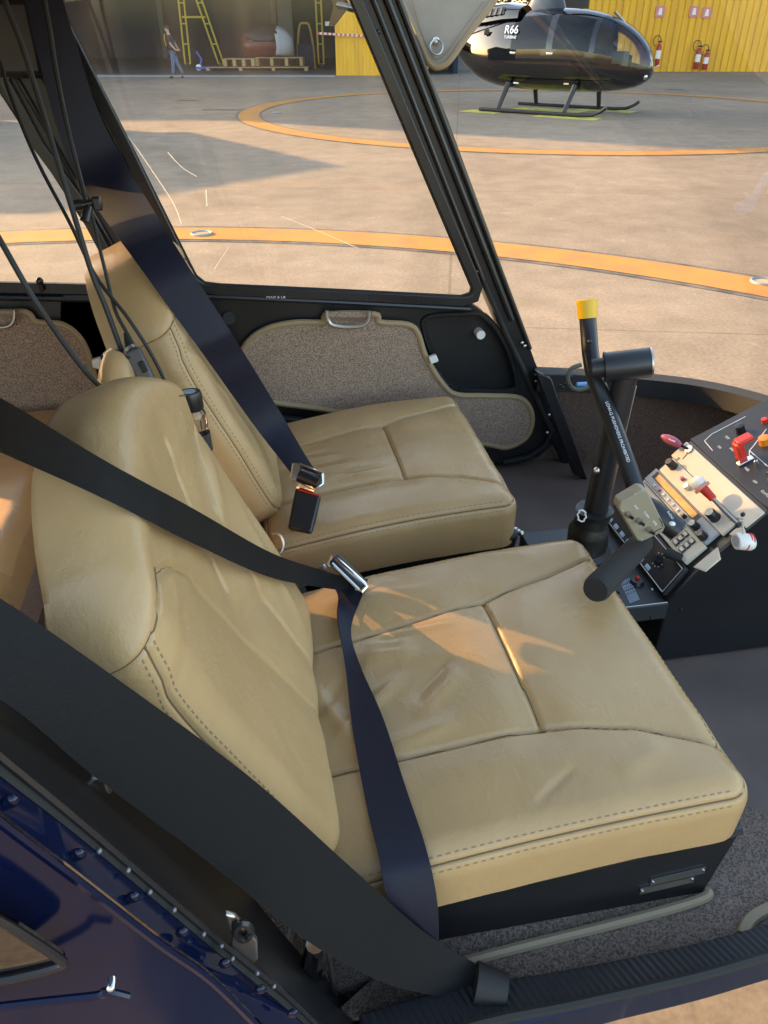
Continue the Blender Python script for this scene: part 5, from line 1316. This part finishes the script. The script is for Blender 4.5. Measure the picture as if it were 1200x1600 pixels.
# lower black radios on the slope below
f2d = (f2-f1).normalized(); f2n = Vector((f2d.z, 0, -f2d.x)); f2n = -f2n if f2n.x > 0 else f2n; F2 = (f2-f1).length
def LP(a, b, h=0.0):
    p = f1 + f2d*b + f2n*h; return Vector((p.x, YL + (YR-YL)*a, p.z))
lr = MB().prism([LP(-.02,.002,.0), LP(.96,.002,.0), LP(.96,F2*.95,.0), LP(-.02,F2*.95,.0)], f2n*.010).build('audio_panel', m_panel, co, bevel=.0015)
MB().tube([LP(.0,F2*.10,.0105), LP(.94,F2*.10,.0105), LP(.94,F2*.9,.0105), LP(.0,F2*.9,.0105)], .0008, 5).build('panel_outline', m_print, lr)
for k in range(7):
    c = LP(.06+.105*k, F2*.80, .011)
    MB().box(c, (.008,.014,.003), f2d, (0,1,0)).build('lit_key', m_bprint, lr, bevel=.001)
MB().tube([LP(.72,F2*.45,.010), LP(.72,F2*.45,.022)], [.010,.008], 16).build('knob', m_black_satin, lr)
for k in range(9):
    a = k*.65; MB().ball(LP(.72+.055*math.cos(a), F2*.45+.013*math.sin(a), .0104), .0011, 6, 4).build('dial_mark', m_print, lr)
for k in range(3):
    MB().box(LP(.25+.09*k, F2*.25, .0106), (.004,.012,.0006), f2d, (0,1,0)).build('print', m_print, lr)
MB().tube([LP(.88,-.004,.012), LP(.80,.004,.030)], [.008,.010], 14).build('knob', m_rubber, lr)
# pedestal top with placard
pz = f2.z
px0 = at(955,950,z=pz).x - .02
pt = MB().bx((px0-.06, YR+.0, pz-.04), (f2.x+.004, YL, pz-.004)).build('pedestal', m_panel, co, bevel=.002)
MB().tube([(px0-.055, YR+.002, pz-.003), (f2.x+.003, YR+.002, pz-.003), (f2.x+.003, YL-.03, pz-.003)], .0012, 6).build('pedestal_edge', m_steel, pt)
PLX = lambda u, v: at(u, v, z=pz-.003)
a_, b_, c_, d_ = PLX(962,905), PLX(978,903), PLX(1000,940), PLX(984,946)
for k in range(5):
    s0 = PLX(968+3.2*k, 908-1.2*k); s1 = PLX(985+3.2*k, 944-1.0*k)
    text('MAX 180 LB  NO SMOKING', .0052, m_bprint, pt, 'placard_text', s0, s1-s0, Vector((1,0,0)), .0001)
MB().tube([PLX(995,910), PLX(995,910)+Vector((0,0,.006))], [.013,.011], 18).build('lock_knob', m_black_satin, pt)
MB().ball(PLX(995,908)+Vector((0,0,.008)), .004, 10, 6).build('red_dot', m_red, pt)
for (u, v) in ((1019,921),(966,925)):
    MB().ball(PLX(u, v), .003, 8, 5).build('screw', m_steel if u > 1000 else m_black, pt)
for (u, v) in ((985,985),(1010,1000),(1018,966),(1064,952)):
    c = at(u, v, y=YR-.001)
    if c.z > .735: MB().ball(c, .0028, 8, 5).build('side_screw', m_black_satin, co)
# side brackets of the radio stack, bright in the sun
for (a0, a1, b0, b1, hh) in ((.955,1.06,F*.26,F*.44,.006), (.97,1.06,F*.62,F*.96,.004)):
    MB().prism([FP(a0,b0,hh), FP(a1,b0+.01,hh), FP(a1,b1-.01,hh), FP(a0,b1,hh)], -fn*.004).build('side_bracket', m_beige_panel, co, bevel=.001)
# upper switch panel
sw_p = MB().prism([UP(.0,.004,.001), UP(1,.004,.001), UP(1,.36,.001), UP(.0,.36,.001)], un*.003).build('switch_panel', m_panel, co, bevel=.001)
def uline(pts): MB().tube([UP(a, b, .0045) for a, b in pts], .0009, 5).build('outline', m_print, sw_p)
uline([(.24,.016), (.10,.020), (.07,.040), (.07,.11)]); uline([(.46,.055), (.42,.062), (.40,.072), (.30,.115)]); uline([(.42,.062), (.78,.060)])
for k, (a, b, s_) in enumerate(((.22,.028,'ON'),(.16,.052,'TEST'),(.70,.022,'OFF'),(.82,.018,'CLUTCH'),(.55,.030,'FUEL'),(.60,.095,'LIGHT'),(.95,.016,'ENGAGE'),(.30,.040,'PWR'),(.88,.034,'PUSH'),(.36,.10,'STBY'))):
    text(s_, .0062, m_print, sw_p, 'panel_text', UP(a, b, .0045), Vector((0,-1,0)), ud, .0002)
def upost(name, a, b, r, L_, m, tip=None, dirv=None):
    dv = un if dirv is None else dirv
    MB().tube([UP(a,b,.004), UP(a,b,.004)+dv*L_*.3, UP(a,b,.004)+dv*L_*.95, UP(a,b,.004)+dv*L_], [r*1.1, r, r, r*.7], 16).build(name, m, sw_p)
upost('black_knob', .20, .080, .0085, .018, m_black_satin)
upost('amber_light', .42, .092, .0095, .014, m_amber)
upost('red_light', .22, .125, .0055, .008, m_red); upost('red_light', .32, .125, .0055, .008, m_pink)
upost('black_knob', .52, .135, .012, .016, m_panel); upost('blue_light', .40, .150, .007, .008, m_bluecap)
# guarded switch
g = UP(.46, .040, .004); fw = Vector((0,-1,0))
rg = MB()
rg.box(g + un*.020 + ud*.0, (.015,.020,.040), ud, fw)
rg.box(g + un*.040 + ud*.012, (.030,.020,.010), ud, fw)
rg.build('switch_guard', m_red, sw_p, bevel=.003)
MB().box(g + un*.003 + fw*.012, (.03,.012,.006), ud, fw).build('guard_base', m_chrome, sw_p, bevel=.001)
upost('toggle', .60, .048, .0035, .016, m_chrome)
MB().box(UP(.82,.050,.008), (.022,.024,.010), ud, fw).build('rocker', m_red, sw_p, bevel=.002)
MB().box(UP(.93,.062,.010), (.020,.030,.010), ud, fw).build('rocker', m_pink, sw_p, bevel=.002)
MB().box(UP(.90,.095,.014), (.024,.020,.020), ud, fw).build('rocker', m_bluecap, sw_p, bevel=.002)
upost('white_button', .97, .030, .008, .014, m_white); upost('toggle', .75, .078, .0035, .016, m_chrome)
MB().tube([UP(.70,.052,.005), UP(.80,.060,.012)], .004, 8).build('cable', m_black, sw_p)
for k in range(4): upost('breaker', .15+.2*k, .20, .006, .010, m_black_satin)
# T-handle (mixture style) with pale round knob
lv = MB().tube([FP(.93,F*.30,.005), FP(.80,F*.30,.018), FP(.66,F*.29,.040)], .0035, 10).build('lever_rod', m_steel, co)
MB().tube([FP(.72,F*.29,.030), FP(.62,F*.285,.046)], [.007,.009], 14).build('lever_neck', m_red, lv)
MB().ball(FP(.60,F*.285,.052), .0135, 18, 12).build('lever_knob', m_white, lv)
MB().tube([FP(.64,F*.287,.044), FP(.625,F*.286,.047)], .0150, 18).build('lever_rim', mat('rim_pink', (.55,.25,.20), .4), lv)
MB().ball(FP(.95,F*.30,.005), .006, 12, 8).build('lever_pivot', m_panel, lv)
kt = thing('key_tag', 'pink key tag sticking out of the ignition lock at the top of the console', 'key tag', FP(.10,F*.07,.01))
kd = (at(1040,684,y=YL+.02)-FP(.09,F*.07,.006)).normalized()
k0 = FP(.09,F*.07,.006)
MB().tube([k0, k0+kd*.02], .003, 8).build('key', m_black_satin, kt)
ps = [k0+kd*.016, k0+kd*.024, k0+kd*.036, k0+kd*.050, k0+kd*.060]
MB().tube(ps, [.0035,.0075,.0095,.0085,.004], 12).build('tag', m_pink, kt)
MB().box(k0+kd*.040 - Vector(cD)*.0088, (.014,.007,.0015), kd, cR).build('tag_print', m_white, kt)
MB().tube([FP(.09,F*.07,.0042), FP(.09,F*.07,.008)], .0085, 18).build('lock_barrel', m_steel, kt)
fo = thing('key_fob', 'white round key fob with red stripes hanging on a chain at the console side', 'key fob', at(1161,845,y=YR-.01))
h0, h1 = at(1160,806,y=YR-.012), at(1161,832,y=YR-.012)
for k in range(7):
    MB().ball(h0.lerp(h1, k/6), .0022, 8, 6).build('chain_bead', m_steel, fo)
c = at(1162,845,y=YR-.014); ex = Vector((.80,-.25,.50)).normalized()
MB().tube([c - Vector((.015,.0,-.001)), c - Vector((.012,0,-.001)), c + Vector((.012,-.002,-.003)), c+Vector((.015,-.002,-.003))], [.0125,.0145,.0145,.0125], 24).build('body', m_white, fo)
MB().tube([c - Vector((.0158,.0,-.001)), c - Vector((.0148,0,-.001))], .0095, 20).build('end_face', mat('fob_grey', (.35,.36,.38), .4), fo)
for k in range(3):
    p = c + Vector((.001+.0045*k, -.001, -.0018))
    MB().tube([p, p+Vector((.0026,-.0003,-.0003))], .0147, 24).build('stripe', m_red, fo)
MB().ball(h0 + Vector((0,0,.003)), .004, 8, 6).build('ring', m_black_satin, fo)

# ================================================================== SUN VISOR
sv = thing('sun_visor', 'quilted beige sun visor flap with a snap ring, hanging beside the front post', 'sun visor', at(700,-20,t=1.5))
vp = spline([at(u, v, t=1.50) for u, v in ((600,-70), (626,0), (650,52), (666,90), (672,101), (682,106), (694,102), (705,92), (735,50), (772,2), (820,-70))], 5)
MB().prism(vp, Vector(cD)*.012).build('pad', mat('visor_fabric', (.31,.265,.20), .6, col2=(.27,.23,.17), nscale=14, bump=.5, bscale=18, bdist=.006), sv, bevel=.003, angle=50)
MB().tube([p - Vector(cD)*.001 for p in vp], .006, 8).build('binding', m_bind, sv)
MB().tube(spline([at(u, v, t=1.496) for u, v in ((640,-20),(655,40),(672,82),(684,92),(700,80),(728,40),(756,2))], 5), .0008, 5).build('stitching', m_stitch, sv)
MB().ball(at(682,64,t=1.494), .0075, 14, 8, (1,.6,1)).build('snap', m_chrome, sv)
MB().tube([at(682+10*math.cos(a), 74+12*math.sin(a), t=1.49) for a in [k*.35 for k in range(18)]], .0018, 8, closed=True).build('ring', m_steel, sv)
